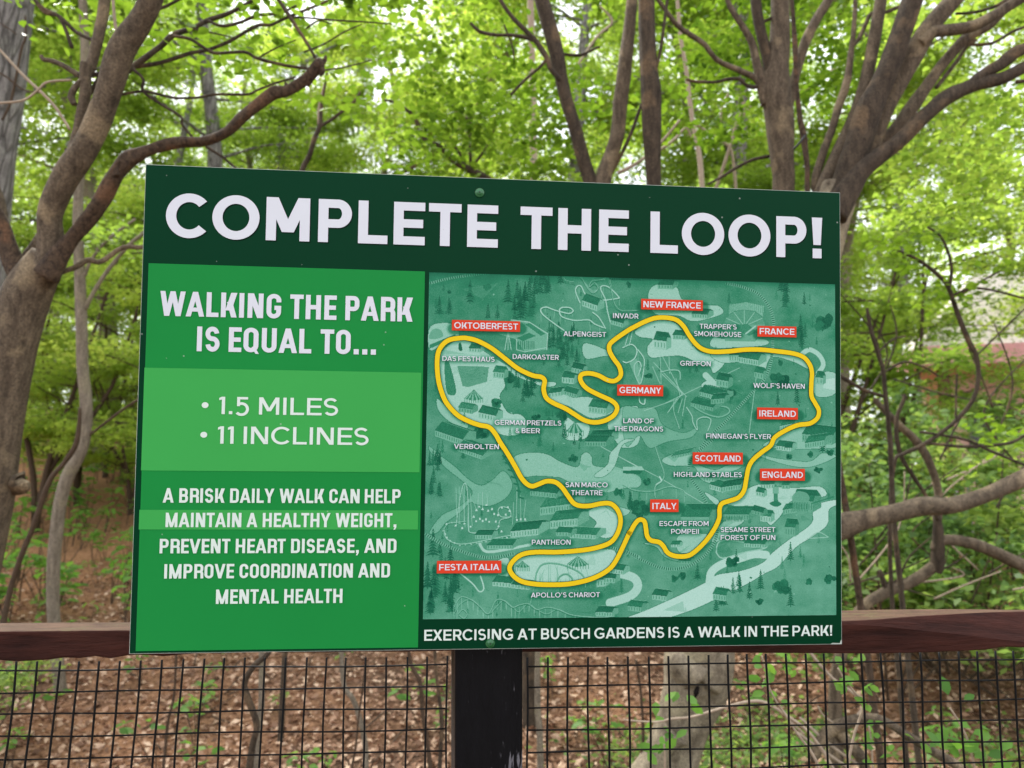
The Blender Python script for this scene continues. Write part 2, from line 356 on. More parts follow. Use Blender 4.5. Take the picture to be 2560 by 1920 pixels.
    if ch in 'EF':
        p = [rc(0, 0, w, 1), rc(w, 1 - h, W, 1), rc(w, .5 - h / 2, W * .94, .5 + h / 2)] if ch == 'E' else [rc(0, 0, w, 1), rc(w, 1 - h, W, 1), rc(w, .44 - h / 2, W * .94, .44 + h / 2)]
        if ch == 'E': p.append(rc(w, 0, W, h))
        return p, W, 'so'
    if ch == 'L': return [rc(0, 0, w, 1), rc(w, 0, W, h)], W, 'so'
    if ch == 'T': return [rc(0, 1 - h, W, 1), rc(W / 2 - w / 2, 0, W / 2 + w / 2, 1 - h)], W, 'oo'
    if ch == 'H': return sides(0, 1) + [rc(w, .5 - h / 2, W - w, .5 + h / 2)], W, 'ss'
    if ch == 'I': return [rc(0, 0, w, 1)], w, 'ss'
    if ch == 'N': return sides(0, 1) + [dg(W - wh * 1.2, 0, 0, 1, wh * 1.2)], W, 'ss'
    if ch == 'M':
        y = .0 if cond else .2; k = wh * (.98 if cond else 1.06)
        return sides(0, 1) + [dg(W / 2 - k / 2, y, 0, 1, k), dg(W / 2 - k / 2, y, W - k, 1, k)], W, 'ss'
    if ch == 'A':
        y = .2 if cond else .21; q = (W / 2 - wh / 2)
        return [dg(0, 0, q, 1, wh), dg(W - wh, 0, q, 1, wh), rc(q * y + wh * .5, y, W - q * y - wh * .5, y + h * .92)], W, 'dd'
    if ch == 'V': return [dg(W / 2 - wh / 2, 0, 0, 1, wh), dg(W / 2 - wh / 2, 0, W - wh, 1, wh)], W, 'dd'
    if ch == 'W':
        k = wh * .98; m = W / 2 - k / 2; q = W * .275 - k / 2
        return [dg(q, 0, 0, 1, k), dg(q, 0, m, 1, k), dg(W - q - k, 0, m, 1, k), dg(W - q - k, 0, W - k, 1, k)], W, 'dd'
    if ch == 'K': return [rc(0, 0, w, 1), dg(w * .9, .28, W - wh * 1.25, 1, wh * 1.22), dg(W - wh * 1.15, 0, W * .36, .62, wh * 1.1)], W, 'sd'
    if ch == 'X': return [dg(0, 0, W - wh * 1.1, 1, wh * 1.1), dg(W - wh * 1.1, 0, 0, 1, wh * 1.1)], W, 'dd'
    if ch == 'Y': return [rc(W / 2 - w / 2, 0, W / 2 + w / 2, .45), dg(W / 2 - wh / 2, .4, 0, 1, wh), dg(W / 2 - wh / 2, .4, W - wh, 1, wh)], W, 'dd'
    if ch == 'Z': return [rc(0, 1 - h, W, 1), rc(0, 0, W, h), dg(0, h * .6, W - wh * 1.25, 1 - h * .6, wh * 1.25)], W, 'oo'
    if ch == '1': return [rc(.13, 0, .13 + w, 1), [(.13, 1), (0, .93), (0, .8), (.13, .84)]], .13 + w, 'ss'
    if ch == '5':
        cx, b = .30, .335; pts = [(cx + .30 * math.cos(t) , b - h * .25 + (b - h * .1) * math.sin(t)) for t in np.radians(np.linspace(125, -140, 34))]
        return strip(pts, (w + h) / 2) + [rc(.07, 1 - h, .62, 1), rc(.07, .47, .07 + w * .92, 1)], .68, 'rr'
    if ch == '.': return [rc(0, 0, w * 1.05, w * 1.05)], w * 1.05, 'ss'
    if ch == ',': return [rc(0, 0, w * 1.05, w * 1.05), [(w * .4, 0), (w * 1.05, 0), (w * .55, -.17), (0, -.17)]], w * 1.05, 'ss'
    if ch == '!': return [rc(.01, 0, .01 + w, w), [(.03, w + .09), (w - .01, w + .09), (w + .03, 1), (-.01, 1)]], w + .02, 'ss'
    if ch == "'": return [[(0, .68), (w * .55, .68), (w * 1.0, 1), (w * .1, 1)]], w * .95, 'ss'
    if ch == '&':
        pts = [(.72, 0), (.16, .66), (.15, .80), (.24, .93), (.36, .95), (.47, .88), (.48, .75), (.38, .62), (.14, .44), (.08, .27), (.14, .11), (.32, .05), (.52, .12), (.68, .40)]
        P = catmull([(x, y) for x, y in pts], 5); return strip(P, w * .62), .76, 'rr'
    if ch == '*': return [arc(.2, .5, .17, .17, .17, .17, 0, 360, 30)], .4, 'rr'
    return [], .3, 'oo'
def cdt(polys):
    vs = []; fs = []
    for p in polys:
        a = sum(p[i][0] * p[(i + 1) % len(p)][1] - p[(i + 1) % len(p)][0] * p[i][1] for i in range(len(p)))
        if a < 0: p = p[::-1]
        fs.append(list(range(len(vs), len(vs) + len(p)))); vs += [Vector(q) for q in p]
    r = delaunay_2d_cdt(vs, [], fs, 0, 1e-5)
    return [tuple(v) for v in r[0]], [tuple(f) for f, o in zip(r[2], r[5]) if len(o)]
_gc = {}
def words(s, *a):
    tot = len(s.split()); return [text(s, *a, only=k) for k in range(tot)]
def text(s, x0, y0, x1, y1, cap, font, wt, space=None, only=None):
    """lay s out with its left end at photo pixel (x0,y0) on the base line and its right end at (x1,y1); returns verts(u,v), faces"""
    cond = font == 'narrow'
    SB = dict(s=.10, r=.055, d=.01, o=.045) if not cond else dict(s=.075, r=.062, d=.012, o=.022)
    a, b = uv(x0, y0), uv(x1, y1); c = uv((x0 + x1) / 2, (y0 + y1) / 2 - cap); d = uv((x0 + x1) / 2, (y0 + y1) / 2)
    H = d[1] - c[1]; vb = (a[1] + b[1]) / 2; Wt = b[0] - a[0]
    x = 0; out = []; prev = None; wi = 0
    for ch in s:
        if ch == ' ': x += space or ((.42 if not cond else .38)); prev = None; wi += 1; continue
        key = (ch, wt, cond)
        if key not in _gc: p, W, k = glyph(ch, wt, cond); _gc[key] = (*cdt(p), W, k)
        v, f, W, k = _gc[key]
        if prev is not None: x += SB[prev] + SB[k[0]]
        out.append((x, v, f) if only is None or only == wi else (x, [], [])); x += W; prev = k[1]
    sx = Wt / x; V = []; F = []
    for ox, v, f in out:
        n = len(V); V += [(a[0] + (ox + q[0]) * sx, vb - q[1] * H) for q in v]; F += [tuple(i + n for i in t) for t in f]
    return V, F
def on_sign(V, off): return [sp(u, v, off) for u, v in V]
def fix(V, F):                   # faces turned towards the viewer
    V = np.asarray(V); out = []
    for f in F:
        n = np.cross(V[f[1]] - V[f[0]], V[f[2]] - V[f[0]]); out.append(f if n @ sN > 0 else f[::-1])
    return out
def sheet(name, V2, F, off, mat, parent):
    V = np.array(on_sign(V2, off)); return mesh_obj(name, V, fix(V, F), mat, parent)

# ------------------------------------------------------------------ materials of the sign
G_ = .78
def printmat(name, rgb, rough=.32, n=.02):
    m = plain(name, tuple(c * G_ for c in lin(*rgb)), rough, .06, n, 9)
    nt = m.node_tree; b = nt.nodes['Principled BSDF']; tc = nd(nt, 'ShaderNodeTexCoord'); vo = nd(nt, 'ShaderNodeTexVoronoi'); vo.inputs['Scale'].default_value = 46; nt.links.new(tc.outputs['Object'], vo.inputs['Vector'])
    gt = nd(nt, 'ShaderNodeMath', operation='LESS_THAN'); gt.inputs[1].default_value = .055; nt.links.new(vo.outputs['Distance'], gt.inputs[0])
    wn = nd(nt, 'ShaderNodeTexNoise'); wn.inputs['Scale'].default_value = 13; nt.links.new(tc.outputs['Object'], wn.inputs['Vector']); g2 = nd(nt, 'ShaderNodeMath', operation='GREATER_THAN'); g2.inputs[1].default_value = .53; nt.links.new(wn.outputs[0], g2.inputs[0])
    mu = nd(nt, 'ShaderNodeMath', operation='MULTIPLY'); nt.links.new(gt.outputs[0], mu.inputs[0]); nt.links.new(g2.outputs[0], mu.inputs[1]); m2 = nd(nt, 'ShaderNodeMath', operation='MULTIPLY'); m2.inputs[1].default_value = .4; nt.links.new(mu.outputs[0], m2.inputs[0])
    mx = nd(nt, 'ShaderNodeMix', data_type='RGBA'); nt.links.new(m2.outputs[0], mx.inputs[0]); old = b.inputs['Base Color'].links[0].from_socket; nt.links.new(old, mx.inputs[6]); mx.inputs[7].default_value = (.42, .45, .42, 1); nt.links.new(mx.outputs[2], b.inputs['Base Color'])
    return m
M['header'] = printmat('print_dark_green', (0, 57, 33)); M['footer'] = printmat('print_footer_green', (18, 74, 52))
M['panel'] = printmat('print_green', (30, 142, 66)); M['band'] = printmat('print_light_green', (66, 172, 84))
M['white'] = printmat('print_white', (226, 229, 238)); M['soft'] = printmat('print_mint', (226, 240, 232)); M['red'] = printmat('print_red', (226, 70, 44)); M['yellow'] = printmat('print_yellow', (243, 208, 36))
M['edge'] = plain('board_edge', lin(176, 184, 176), .6, .3, .08, 60)

sign = thing('information_sign', sp(SW / 2, SH / 2), 'dark green board headed COMPLETE THE LOOP! screwed to the black fence post', 'sign')
def bxs(u0, u1, v0, v1, o0, o1):
    v, f = box(0, 1, 0, 1, 0, 1); V = np.array([sp(u0 + (u1 - u0) * p[0], v0 + (v1 - v0) * p[1], o0 + (o1 - o0) * p[2]) for p in v]); return V, f
v, f = bxs(0, SW, 0, SH, -.005, 0); bd = mesh_obj('board', v, f, M['edge'], sign)
e = .0006
# face sheet of the board, corners chipped at lower right
fp = [(e, e), (SW - e, e), (SW - e, SH - .006), (SW - .002, SH - .0045), (SW - .003, SH - .0016), (SW - .013, SH - .0021), (SW - .016, SH - e), (e, SH - e)]
sheet('face_sheet', fp, [tuple(range(8))], .0004, M['header'], sign)
def quad_uv(*p): return [tuple(uv(*q)) for q in p]
p = quad_uv((322, 570), (920, 590), (903, 1397), (290, 1404)); u0 = (p[0][0] + p[3][0]) / 2; u1 = (p[1][0] + p[2][0]) / 2; v0 = (p[0][1] + p[1][1]) / 2; v1 = (p[2][1] + p[3][1]) / 2
tp = sheet('text_panel', rc(u0, v0, u1, v1), [(0, 1, 2, 3)], .0008, M['panel'], sign)
def vmid(xa, ya, xb, yb): return (uv(xa, ya)[1] + uv(xb, yb)[1]) / 2
va, vb_ = vmid(314, 795, 917, 807), vmid(303, 1018, 912, 1018.5); sheet('highlight_band', rc(u0 - .0006, va, u1 - .0022, vb_), [(0, 1, 2, 3)], .0012, M['band'], tp)
va, vb_ = vmid(300, 1101, 909, 1102), vmid(298, 1144, 908, 1142); sheet('highlight_band', rc(u0 - .001, va, u1 - .003, vb_), [(0, 1, 2, 3)], .0012, M['band'], tp)
def lettering(lines, mat, parent, off, name='lettering'):
    V = []; F = []
    for l in lines:
        v, f = text(*l); n = len(V); V += v; F += [tuple(i + n for i in t) for t in f]
    return sheet(name, V, F, off, mat, parent)
def edge_lines(lines, mat, parent, off, du, dv):   # printed dark offset behind the letters
    V = []; F = []
    for l in lines:
        v, f = text(*l); n = len(V); V += [(a + du, b + dv) for a, b in v]; F += [tuple(i + n for i in t) for t in f]
    return sheet('letter_outline', V, F, off, mat, parent)
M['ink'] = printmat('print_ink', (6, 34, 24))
head = [('COMPLETE THE LOOP!', 357, 512.6, 1778, 563.2, 90.5, 'wide', .235, .55)]
for v, f in words(*head[0]): sheet('lettering', v, f, .0012, M['white'], sign); sheet('letter_outline', [(a + .0011, b + .0012) for a, b in v], f, .0008, M['ink'], sign)
lettering([('WALKING THE PARK', 345, 682, 893, 699, 52.5, 'narrow', .205), ('IS EQUAL TO...', 425, 759, 813, 769, 52.5, 'narrow', .205)], M['white'], tp, .0016)
lettering([('* 1.5 MILES', 434, 895, 731, 898, 37, 'wide', .165, .5), ('* 11 INCLINES', 431, 959, 797, 961, 37, 'wide', .165, .5)], M['soft'], tp, .0017)
lettering([('A BRISK DAILY WALK CAN HELP', 351, 1086, 866, 1086, 30.6, 'narrow', .195), ('MAINTAIN A HEALTHY WEIGHT,', 357, 1138, 857, 1138, 30.6, 'narrow', .195),
           ('PREVENT HEART DISEASE, AND', 344, 1195, 857, 1192, 30.6, 'narrow', .195), ('IMPROVE COORDINATION AND', 354, 1249, 843, 1245, 30.6, 'narrow', .195), ('MENTAL HEALTH', 466, 1303, 740, 1300, 30.6, 'narrow', .195)], M['soft'], tp, .0017)
lettering([('EXERCISING AT BUSCH GARDENS IS A WALK IN THE PARK!', 917, 1382, 1799, 1370, 23, 'wide', .19)], M['soft'], sign, .0012)

# ------------------------------------------------------------------ the printed map
p = quad_uv((929, 595), (1806, 613), (1809, 1327), (914, 1335)); m0 = (p[0][0] + p[3][0]) / 2; m1 = (p[1][0] + p[2][0]) / 2; n0 = (p[0][1] + p[1][1]) / 2; n1 = (p[2][1] + p[3][1]) / 2
NX, NY = 780, 640
class Print:                      # a small drawing surface: tone 0 dark green .. 1 pale mint
    def __init__(s):
        yy, xx = np.mgrid[0:NY, 0:NX]; s.t = .33 + .08 * yy / NY + .06 * xx / NX
        s.xx = xx; s.yy = yy; r = np.random.default_rng(5)
        for k, a in ((10, .035), (26, .03), (70, .02)):
            g = r.normal(0, 1, (k, k)); xi = np.linspace(0, k - 1.001, NX); yi = np.linspace(0, k - 1.001, NY); x0 = xi.astype(int); y0 = yi.astype(int); fx = xi - x0; fy = (yi - y0)[:, None]
            s.t += a * ((g[y0][:, x0] * (1 - fx) + g[y0][:, x0 + 1] * fx) * (1 - fy) + (g[y0 + 1][:, x0] * (1 - fx) + g[y0 + 1][:, x0 + 1] * fx) * fy)
    def px(s, q): return np.array([((a[0] - m0) / (m1 - m0) * NX, (a[1] - n0) / (n1 - n0) * NY) for a in q])
    def region(s, P, pad):
        x0, y0 = np.floor(P.min(0) - pad).astype(int); x1, y1 = np.ceil(P.max(0) + pad).astype(int) + 1
        return slice(max(y0, 0), min(max(y1, 0), NY)), slice(max(x0, 0), min(max(x1, 0), NX))
    def put(s, sl, a, tone): s.t[sl] = s.t[sl] * (1 - a) + tone * a
    def poly(s, P, tone, al=1.0, tex=0):
        P = np.asarray(P); sl = s.region(P, 1); X = s.xx[sl] + .5; Y = s.yy[sl] + .5; ins = np.zeros(X.shape, bool); n = len(P)
        if X.size == 0: return
        for i in range(n):
            (xa, ya), (xb, yb) = P[i], P[(i + 1) % n]
            if ya == yb: continue
            ins ^= ((ya > Y) != (yb > Y)) & (X < (xb - xa) * (Y - ya) / (yb - ya) + xa)
        tn = tone + (np.random.default_rng(1).normal(0, tex, X.shape) if tex else 0); s.put(sl, ins * al, tn)
    def rim(s, P): s.line(np.vstack([P, P[:1]]), 2.2, .14, .5)
    def line(s, P, wd, tone, al=1.0, soft=.6):
        P = np.asarray(P)
        for a, b in zip(P[:-1], P[1:]):
            sl = s.region(np.array([a, b]), wd + 2); X = s.xx[sl] + .5 - a[0]; Y = s.yy[sl] + .5 - a[1]
            if X.size == 0: continue
            d = b - a; L = d @ d + 1e-9; t = np.clip((X * d[0] + Y * d[1]) / L, 0, 1); D = np.hypot(X - t * d[0], Y - t * d[1])
            s.put(sl, np.clip((wd / 2 + soft / 2 - D) / soft, 0, 1) * al, tone)
    def blur_mask(s, P, wd, soft, al):  # soft printed drop shadow along a line
        P = np.asarray(P); mk = np.zeros((NY, NX))
        for a, b in zip(P[:-1], P[1:]):
            sl = s.region(np.array([a, b]), wd + soft + 2); X = s.xx[sl] + .5 - a[0]; Y = s.yy[sl] + .5 - a[1]
            if X.size == 0: continue
            d = b - a; L = d @ d + 1e-9; t = np.clip((X * d[0] + Y * d[1]) / L, 0, 1); D = np.hypot(X - t * d[0], Y - t * d[1])
            mk[sl] = np.maximum(mk[sl], np.clip((wd / 2 + soft - D) / soft, 0, 1) ** 1.5)
        s.t = s.t * (1 - mk * al) + .03 * mk * al
A = Print(); pr = np.random.default_rng(8)
def zz(Z, q): return A.px([Z(*k) for k in q])
def sm(P, closed=True, n=5): return catmull(P, n, closed)
def conifer(c, h, tone=.10, al=.85):
    x, y = c
    for k in range(9):
        f = k / 8; wdt = h * (.05 + .21 * f) * pr.uniform(.8, 1.2); yy = y - h + f * h * .95
        A.poly([(x - wdt, yy + h * .09), (x - wdt * .4, yy - h * .03), (x, yy - h * .07), (x + wdt * .4, yy - h * .03), (x + wdt, yy + h * .09), (x, yy + h * .04)], tone + pr.normal(0, .03), al, .03)
    A.line([np.array((x, y)), np.array((x, y + h * .08))], 1.4, tone, .8)
def roundtree(c, r, tone=.13):
    for k in range(16):
        a = pr.uniform(0, 6.28); q = pr.uniform(0, .75) * r; cx, cy = c[0] + q * math.cos(a), c[1] + q * .75 * math.sin(a); rr = r * pr.uniform(.25, .45)
        A.poly([(cx + rr * math.cos(t) * pr.uniform(.8, 1.15), cy + rr * math.sin(t) * pr.uniform(.8, 1.15)) for t in np.linspace(0, 6.28, 9)[:-1]], tone + pr.normal(0, .06), .8, .05)
def house(c, wd, hgt, ang=.3, roof=.22, wall=.62):
    x, y = c; dx = wd * math.cos(ang); dy = wd * math.sin(ang) * .5; ex = wd * .42; ey = -wd * .24
    a = np.array((x, y)); b = a + (dx, dy); cc = b + (ex, ey); d = a + (ex, ey); up = np.array((0, -hgt)); r1 = (a + d) / 2 + up * 1.75; r2 = (b + cc) / 2 + up * 1.75
    A.poly([a, b, b + up, a + up], wall, .95, .03); A.poly([b, cc, cc + up, r2, b + up], wall * .78, .95, .03)
    A.poly([a + up + (-1, 1), b + up + (1, 1), r2, r1], roof, .95, .05); A.poly([d + up, cc + up, r2, r1], roof * .7, .9, .04)
    for k in range(int(wd / 5)):
        q = a + np.array((dx, dy)) * ((k + .5) / max(1, int(wd / 5))); A.line([q + up * .25, q + up * .7], 1.2, .2, .8)
    A.line([r1, r2], .8, .7, .6); A.line([a + up, b + up], .8, .12, .6)
def track(P, wd=5, closed=False, tie=4.2):
    P = sm(P, closed, 8); A.line(P, wd + 1, .62, .55); L = 0; nx = 0
    for a, b in zip(P[:-1], P[1:]):
        d = np.linalg.norm(b - a)
        while nx <= L + d:
            q = a + (b - a) * ((nx - L) / (d + 1e-9)); n = np.array((-(b - a)[1], (b - a)[0])) / (d + 1e-9); A.line([q - n * wd * .36, q + n * wd * .36], 1.9, .06, .85); nx += tie
        L += d
def coaster(P, wd=1.6, tone=.82, legs=None, al=.9, closed=False, n=7):
    P = sm(P, closed, n)
    if legs:
        for q in P[::max(1, len(P) // legs)]: A.line([q, q + (pr.normal(0, .6), pr.uniform(9, 20))], .9, .7, .7)
    A.line(P + (0, 1.2), wd + 1, .12, .35); A.line(P, wd, tone, al)
# water and paths
pale = .80
_pp = sm(zz(Z4, [(1984, 560), (1860, 620), (1840, 760), (1700, 870), (1560, 960), (1400, 1130), (1270, 1200), (1100, 1300), (850, 1420), (600, 1530), (350, 1600), (40, 1600), (200, 1530), (450, 1420), (620, 1340), (760, 1270), (850, 1210), (1080, 1170), (1260, 1100), (1350, 1010), (1490, 900), (1700, 750), (1720, 600), (1900, 540)])); A.rim(_pp); A.poly(_pp, .86)
A.line(sm(zz(Z4, [(1290, 1030), (1180, 1025), (1060, 1060), (900, 1110), (800, 1180), (780, 1270)]), False), 15, .84)
_pp = sm(zz(Z3, [(860, 150), (1000, 115), (1150, 130), (1280, 200), (1430, 245), (1465, 140), (1510, 112), (1555, 150), (1575, 230), (1760, 262), (1960, 330), (1984, 420), (1850, 432), (1700, 466), (1580, 430), (1480, 390), (1380, 390), (1280, 340), (1200, 330), (1050, 320), (940, 330), (880, 240)])); A.rim(_pp); A.poly(_pp, .66, 1, .02)
_pp = sm(zz(Z3, [(90, 60), (200, 150), (330, 250), (450, 360), (560, 410), (660, 360), (760, 280), (840, 400), (780, 520), (640, 590), (520, 580), (460, 560), (380, 640), (240, 740), (160, 830), (90, 830), (200, 680), (360, 600), (480, 480), (400, 380), (250, 260), (110, 120)])); A.rim(_pp); A.poly(_pp, .58, .9, .02)
_pp = sm(zz(Z3, [(1460, 300), (1600, 290), (1700, 240), (1800, 250), (1984, 330), (1984, 420), (1850, 430), (1700, 470), (1600, 440), (1500, 400)])); A.poly(_pp, .64, .9, .02)
_pp = sm(zz(Z1, [(300, 660), (420, 660), (520, 720), (640, 800), (780, 880), (900, 960), (1020, 1030), (1180, 1040), (1250, 1050), (1230, 1080), (1120, 1080), (960, 1020), (760, 960), (770, 1080), (720, 1180), (800, 1330), (920, 1350), (980, 1440), (900, 1530), (760, 1540), (640, 1480), (520, 1420), (400, 1390), (250, 1280), (180, 1130), (150, 950), (160, 780)])); A.rim(_pp); A.poly(_pp, .76, 1, .02)
_pp = sm(zz(Z1, [(70, 520), (280, 500), (330, 620), (180, 690), (60, 740)])); A.rim(_pp); A.poly(_pp, .74, .9, .02)
_pp = sm(zz(Z1, [(130, 1200), (220, 1280), (300, 1370), (420, 1440), (380, 1480), (230, 1400), (140, 1300)])); A.rim(_pp); A.poly(_pp, .7, .9)
_pp = sm(zz(Z1, [(1190, 1180), (1300, 1150), (1420, 1190), (1540, 1180), (1700, 1230), (1790, 1280), (1760, 1340), (1600, 1380), (1480, 1330), (1380, 1270), (1240, 1230)])); A.rim(_pp); A.poly(_pp, .74)
_pp = sm(zz(Z1, [(1350, 1380), (1430, 1420), (1560, 1440), (1540, 1560), (1400, 1590), (1320, 1540)])); A.rim(_pp); A.poly(_pp, .78)
_pp = sm(zz(Z1, [(1520, 680), (1720, 740), (1800, 800), (1700, 800), (1530, 820)])); A.rim(_pp); A.poly(_pp, .74, .9)
_pp = sm(zz(Z1, [(1860, 1290), (1960, 1270), (2036, 1300), (2036, 1600), (1900, 1659), (1820, 1600), (1740, 1440)])); A.rim(_pp); A.poly(_pp, .72)
_pp = sm(zz(Z2, [(120, 560), (300, 470), (470, 480), (560, 560), (640, 660), (720, 760), (900, 790), (960, 860), (860, 960), (820, 900), (700, 860), (560, 800), (420, 800), (260, 810), (230, 720), (280, 640), (160, 620)])); A.rim(_pp); A.poly(_pp, .77, 1, .02)
_pp = sm(zz(Z2, [(240, 220), (320, 130), (500, 150), (560, 270), (740, 320), (900, 330), (940, 400), (760, 460), (640, 470), (520, 420), (300, 400)])); A.rim(_pp); A.poly(_pp, .74, .95, .02)
_pp = sm(zz(Z2, [(740, 1070), (860, 1030), (960, 1180), (900, 1250), (820, 1200)])); A.rim(_pp); A.poly(_pp, .78); A.line(zz(Z2, [(780, 980), (860, 1060)]), 12, .76)
_pp = sm(zz(Z2, [(860, 620), (960, 640), (1320, 640), (1330, 700), (860, 720)])); A.rim(_pp); A.poly(_pp, .72); _pp = sm(zz(Z2, [(830, 780), (1100, 780), (1400, 780), (1620, 790), (1740, 860), (1750, 920), (1600, 850), (1400, 810), (1330, 960), (1280, 930), (1200, 850), (940, 860)])); A.rim(_pp); A.poly(_pp, .74)
A.line(sm(zz(Z2, [(1690, 780), (1760, 740), (1850, 790), (1890, 880), (1840, 960)]), False), 9, .78)
_pp = sm(zz(Z2, [(1810, 980), (2000, 960), (2000, 1150), (1820, 1170)])); A.rim(_pp); A.poly(_pp, .72); A.poly(zz(Z2, [(1900, 1020), (2000, 1005), (2000, 1120), (1890, 1100)]), .84)
_pp = sm(zz(Z2, [(1340, 1650), (1500, 1540), (1650, 1480), (1800, 1460), (1990, 1560), (1990, 1659)])); A.rim(_pp); A.poly(_pp, .66)
_pp = sm(zz(Z2, [(0, 1290), (150, 1290), (300, 1290), (370, 1440), (560, 1520), (700, 1470), (640, 1560), (420, 1600), (250, 1659), (150, 1540), (30, 1640)])); A.rim(_pp); A.poly(_pp, .55, .9)
_pp = sm(zz(Z4, [(1480, 20), (1340, 60), (1280, 140), (1560, 190), (1700, 190), (1800, 120), (1920, 150), (1700, 240), (1500, 230), (1240, 150), (1200, 120)])); A.rim(_pp); A.poly(_pp, .66)
_pp = sm(zz(Z4, [(1110, 450), (1230, 400), (1380, 420), (1560, 430), (1780, 420), (1830, 500), (1650, 520), (1500, 560), (1420, 680), (1340, 760), (1300, 740), (1200, 640), (1000, 590), (930, 570), (1060, 520)])); A.rim(_pp); A.poly(_pp, .8, 1, .02)
_pp = sm(zz(Z4, [(360, 170), (600, 90), (640, 200), (820, 270), (940, 230), (1090, 200), (1060, 250), (880, 330), (900, 420), (820, 400), (700, 350), (640, 240), (430, 230)])); A.rim(_pp); A.poly(_pp, .68)
_pp = sm(zz(Z4, [(740, 470), (860, 540), (840, 580), (770, 520)])); A.rim(_pp); A.poly(_pp, .75); _pp = sm(zz(Z4, [(500, 860), (700, 840), (820, 880), (640, 1000), (500, 1000)])); A.rim(_pp); A.poly(_pp, .7); _pp = sm(zz(Z4, [(900, 740), (1090, 680), (1080, 740), (980, 800), (880, 900), (800, 900)])); A.rim(_pp); A.poly(_pp, .72)
_pp = sm(zz(Z4, [(190, 930), (330, 930), (480, 1060), (640, 1060), (520, 1090), (380, 1050), (300, 960)])); A.rim(_pp); A.poly(_pp, .7)
_pp = sm(zz(Z3, [(1520, 660), (1600, 600), (1740, 610), (1800, 700), (1780, 830), (1680, 880), (1560, 820), (1600, 740)])); A.rim(_pp); A.poly(_pp, .8); _pp = sm(zz(Z3, [(1640, 560), (1840, 610), (1900, 640), (1820, 680)])); A.rim(_pp); A.poly(_pp, .7)
_pp = sm(zz(Z3, [(860, 1100), (1000, 1040), (1300, 1030), (1700, 980), (1780, 1040), (1740, 1120), (1560, 1230), (1300, 1270), (1000, 1270), (880, 1220)])); A.rim(_pp); A.poly(_pp, .8, 1, .02); _pp = sm(zz(Z3, [(690, 1100), (800, 1060), (820, 1200), (720, 1220)])); A.rim(_pp); A.poly(_pp, .74)
A.line(sm(zz(Z3, [(1700, 1180), (1820, 1200), (1940, 1240), (1970, 1320), (1900, 1400), (1720, 1460)]), False), 16, .8); A.line(sm(zz(Z3, [(540, 920), (580, 990), (680, 1000), (1000, 940)]), False), 5, .78)
_pp = sm(zz(Z3, [(1720, 130), (1780, 60), (1850, 0), (1940, 0), (1830, 50), (1760, 240), (1660, 330), (1580, 320), (1700, 220)])); A.rim(_pp); A.poly(_pp, .74)
A.line(sm(zz(Z3, [(370, 1200), (480, 1290), (540, 1360), (580, 1330), (550, 1220)]), False), 2.4, .8); A.line(sm(zz(Z4, [(840, 1010), (860, 920), (960, 900), (1180, 930), (1290, 920), (1280, 970), (1080, 1010), (900, 1060), (840, 1010)]), False), 2.2, .72)
# dark woods
for Z, x0, y0, x1, y1, n, h0, h1 in ((Z1, 1180, 560, 1480, 900, 26, 18, 30), (Z1, 860, 250, 1080, 480, 12, 24, 44), (Z1, 860, 1080, 1080, 1250, 12, 18, 34), (Z1, 980, 80, 1300, 260, 10, 22, 40), (Z3, 60, 1000, 330, 1560, 24, 22, 46), (Z3, 60, 180, 200, 560, 12, 20, 30), (Z4, 980, 1280, 1140, 1420, 4, 26, 36), (Z4, 740, 1400, 930, 1560, 4, 24, 34), (Z2, 1480, 160, 1560, 380, 5, 28, 44), (Z2, 1640, 560, 1790, 740, 4, 24, 34), (Z1, 1320, 1480, 1500, 1640, 5, 16, 26)):
    for k in range(n): conifer(zz(Z, [(pr.uniform(x0, x1), pr.uniform(y0, y1))])[0], pr.uniform(h0, h1), pr.uniform(.06, .16))
for Z, x, y, h in ((Z1, 440, 290, 40), (Z1, 150, 400, 32), (Z1, 240, 400, 28), (Z1, 610, 440, 26), (Z1, 700, 440, 24), (Z1, 800, 290, 40), (Z2, 1710, 310, 22), (Z4, 1240, 1330, 34), (Z4, 1510, 1070, 32), (Z4, 670, 1240, 30), (Z4, 1510, 1480, 36), (Z2, 1460, 1250, 24), (Z2, 1640, 1230, 34), (Z4, 1800, 100, 34), (Z4, 60, 580, 26), (Z3, 1910, 620, 30), (Z3, 310, 1370, 40)): conifer(zz(Z, [(x, y)])[0], h)
for Z, x, y, r in ((Z1, 610, 155, 9), (Z1, 240, 200, 5), (Z2, 1890, 480, 22), (Z2, 1480, 1040, 22), (Z2, 240, 980, 8), (Z2, 1480, 860, 8), (Z2, 1000, 1160, 14), (Z4, 1440, 1330, 20), (Z4, 1680, 1270, 9), (Z4, 1860, 1240, 14), (Z4, 140, 620, 22), (Z4, 220, 380, 9), (Z4, 460, 1240, 9), (Z4, 540, 1220, 9), (Z4, 990, 1090, 14), (Z4, 1235, 1450, 9), (Z4, 1690, 130, 9), (Z4, 1500, 150, 7), (Z4, 1870, 110, 9), (Z3, 1800, 470, 10), (Z3, 1390, 170, 10), (Z1, 540, 1530, 17), (Z1, 820, 1000, 14), (Z1, 1300, 1360, 12), (Z1, 1060, 1370, 10), (Z1, 690, 1240, 12), (Z2, 60, 130, 8), (Z4, 1760, 270, 9), (Z4, 1110, 610, 10)): roundtree(zz(Z, [(x, y)])[0], r)
for k in range(90): roundtree((pr.uniform(0, NX), pr.uniform(0, NY)), pr.uniform(1.2, 2.6), pr.choice([.2, .6]))
for k in range(170):
    q = (pr.uniform(6, NX - 6), pr.uniform(30, NY - 4)); t0 = A.t[int(q[1]) - 2, int(q[0])]
    if t0 < .5: conifer(q, pr.uniform(10, 24), t0 - pr.uniform(.10, .24), .7)
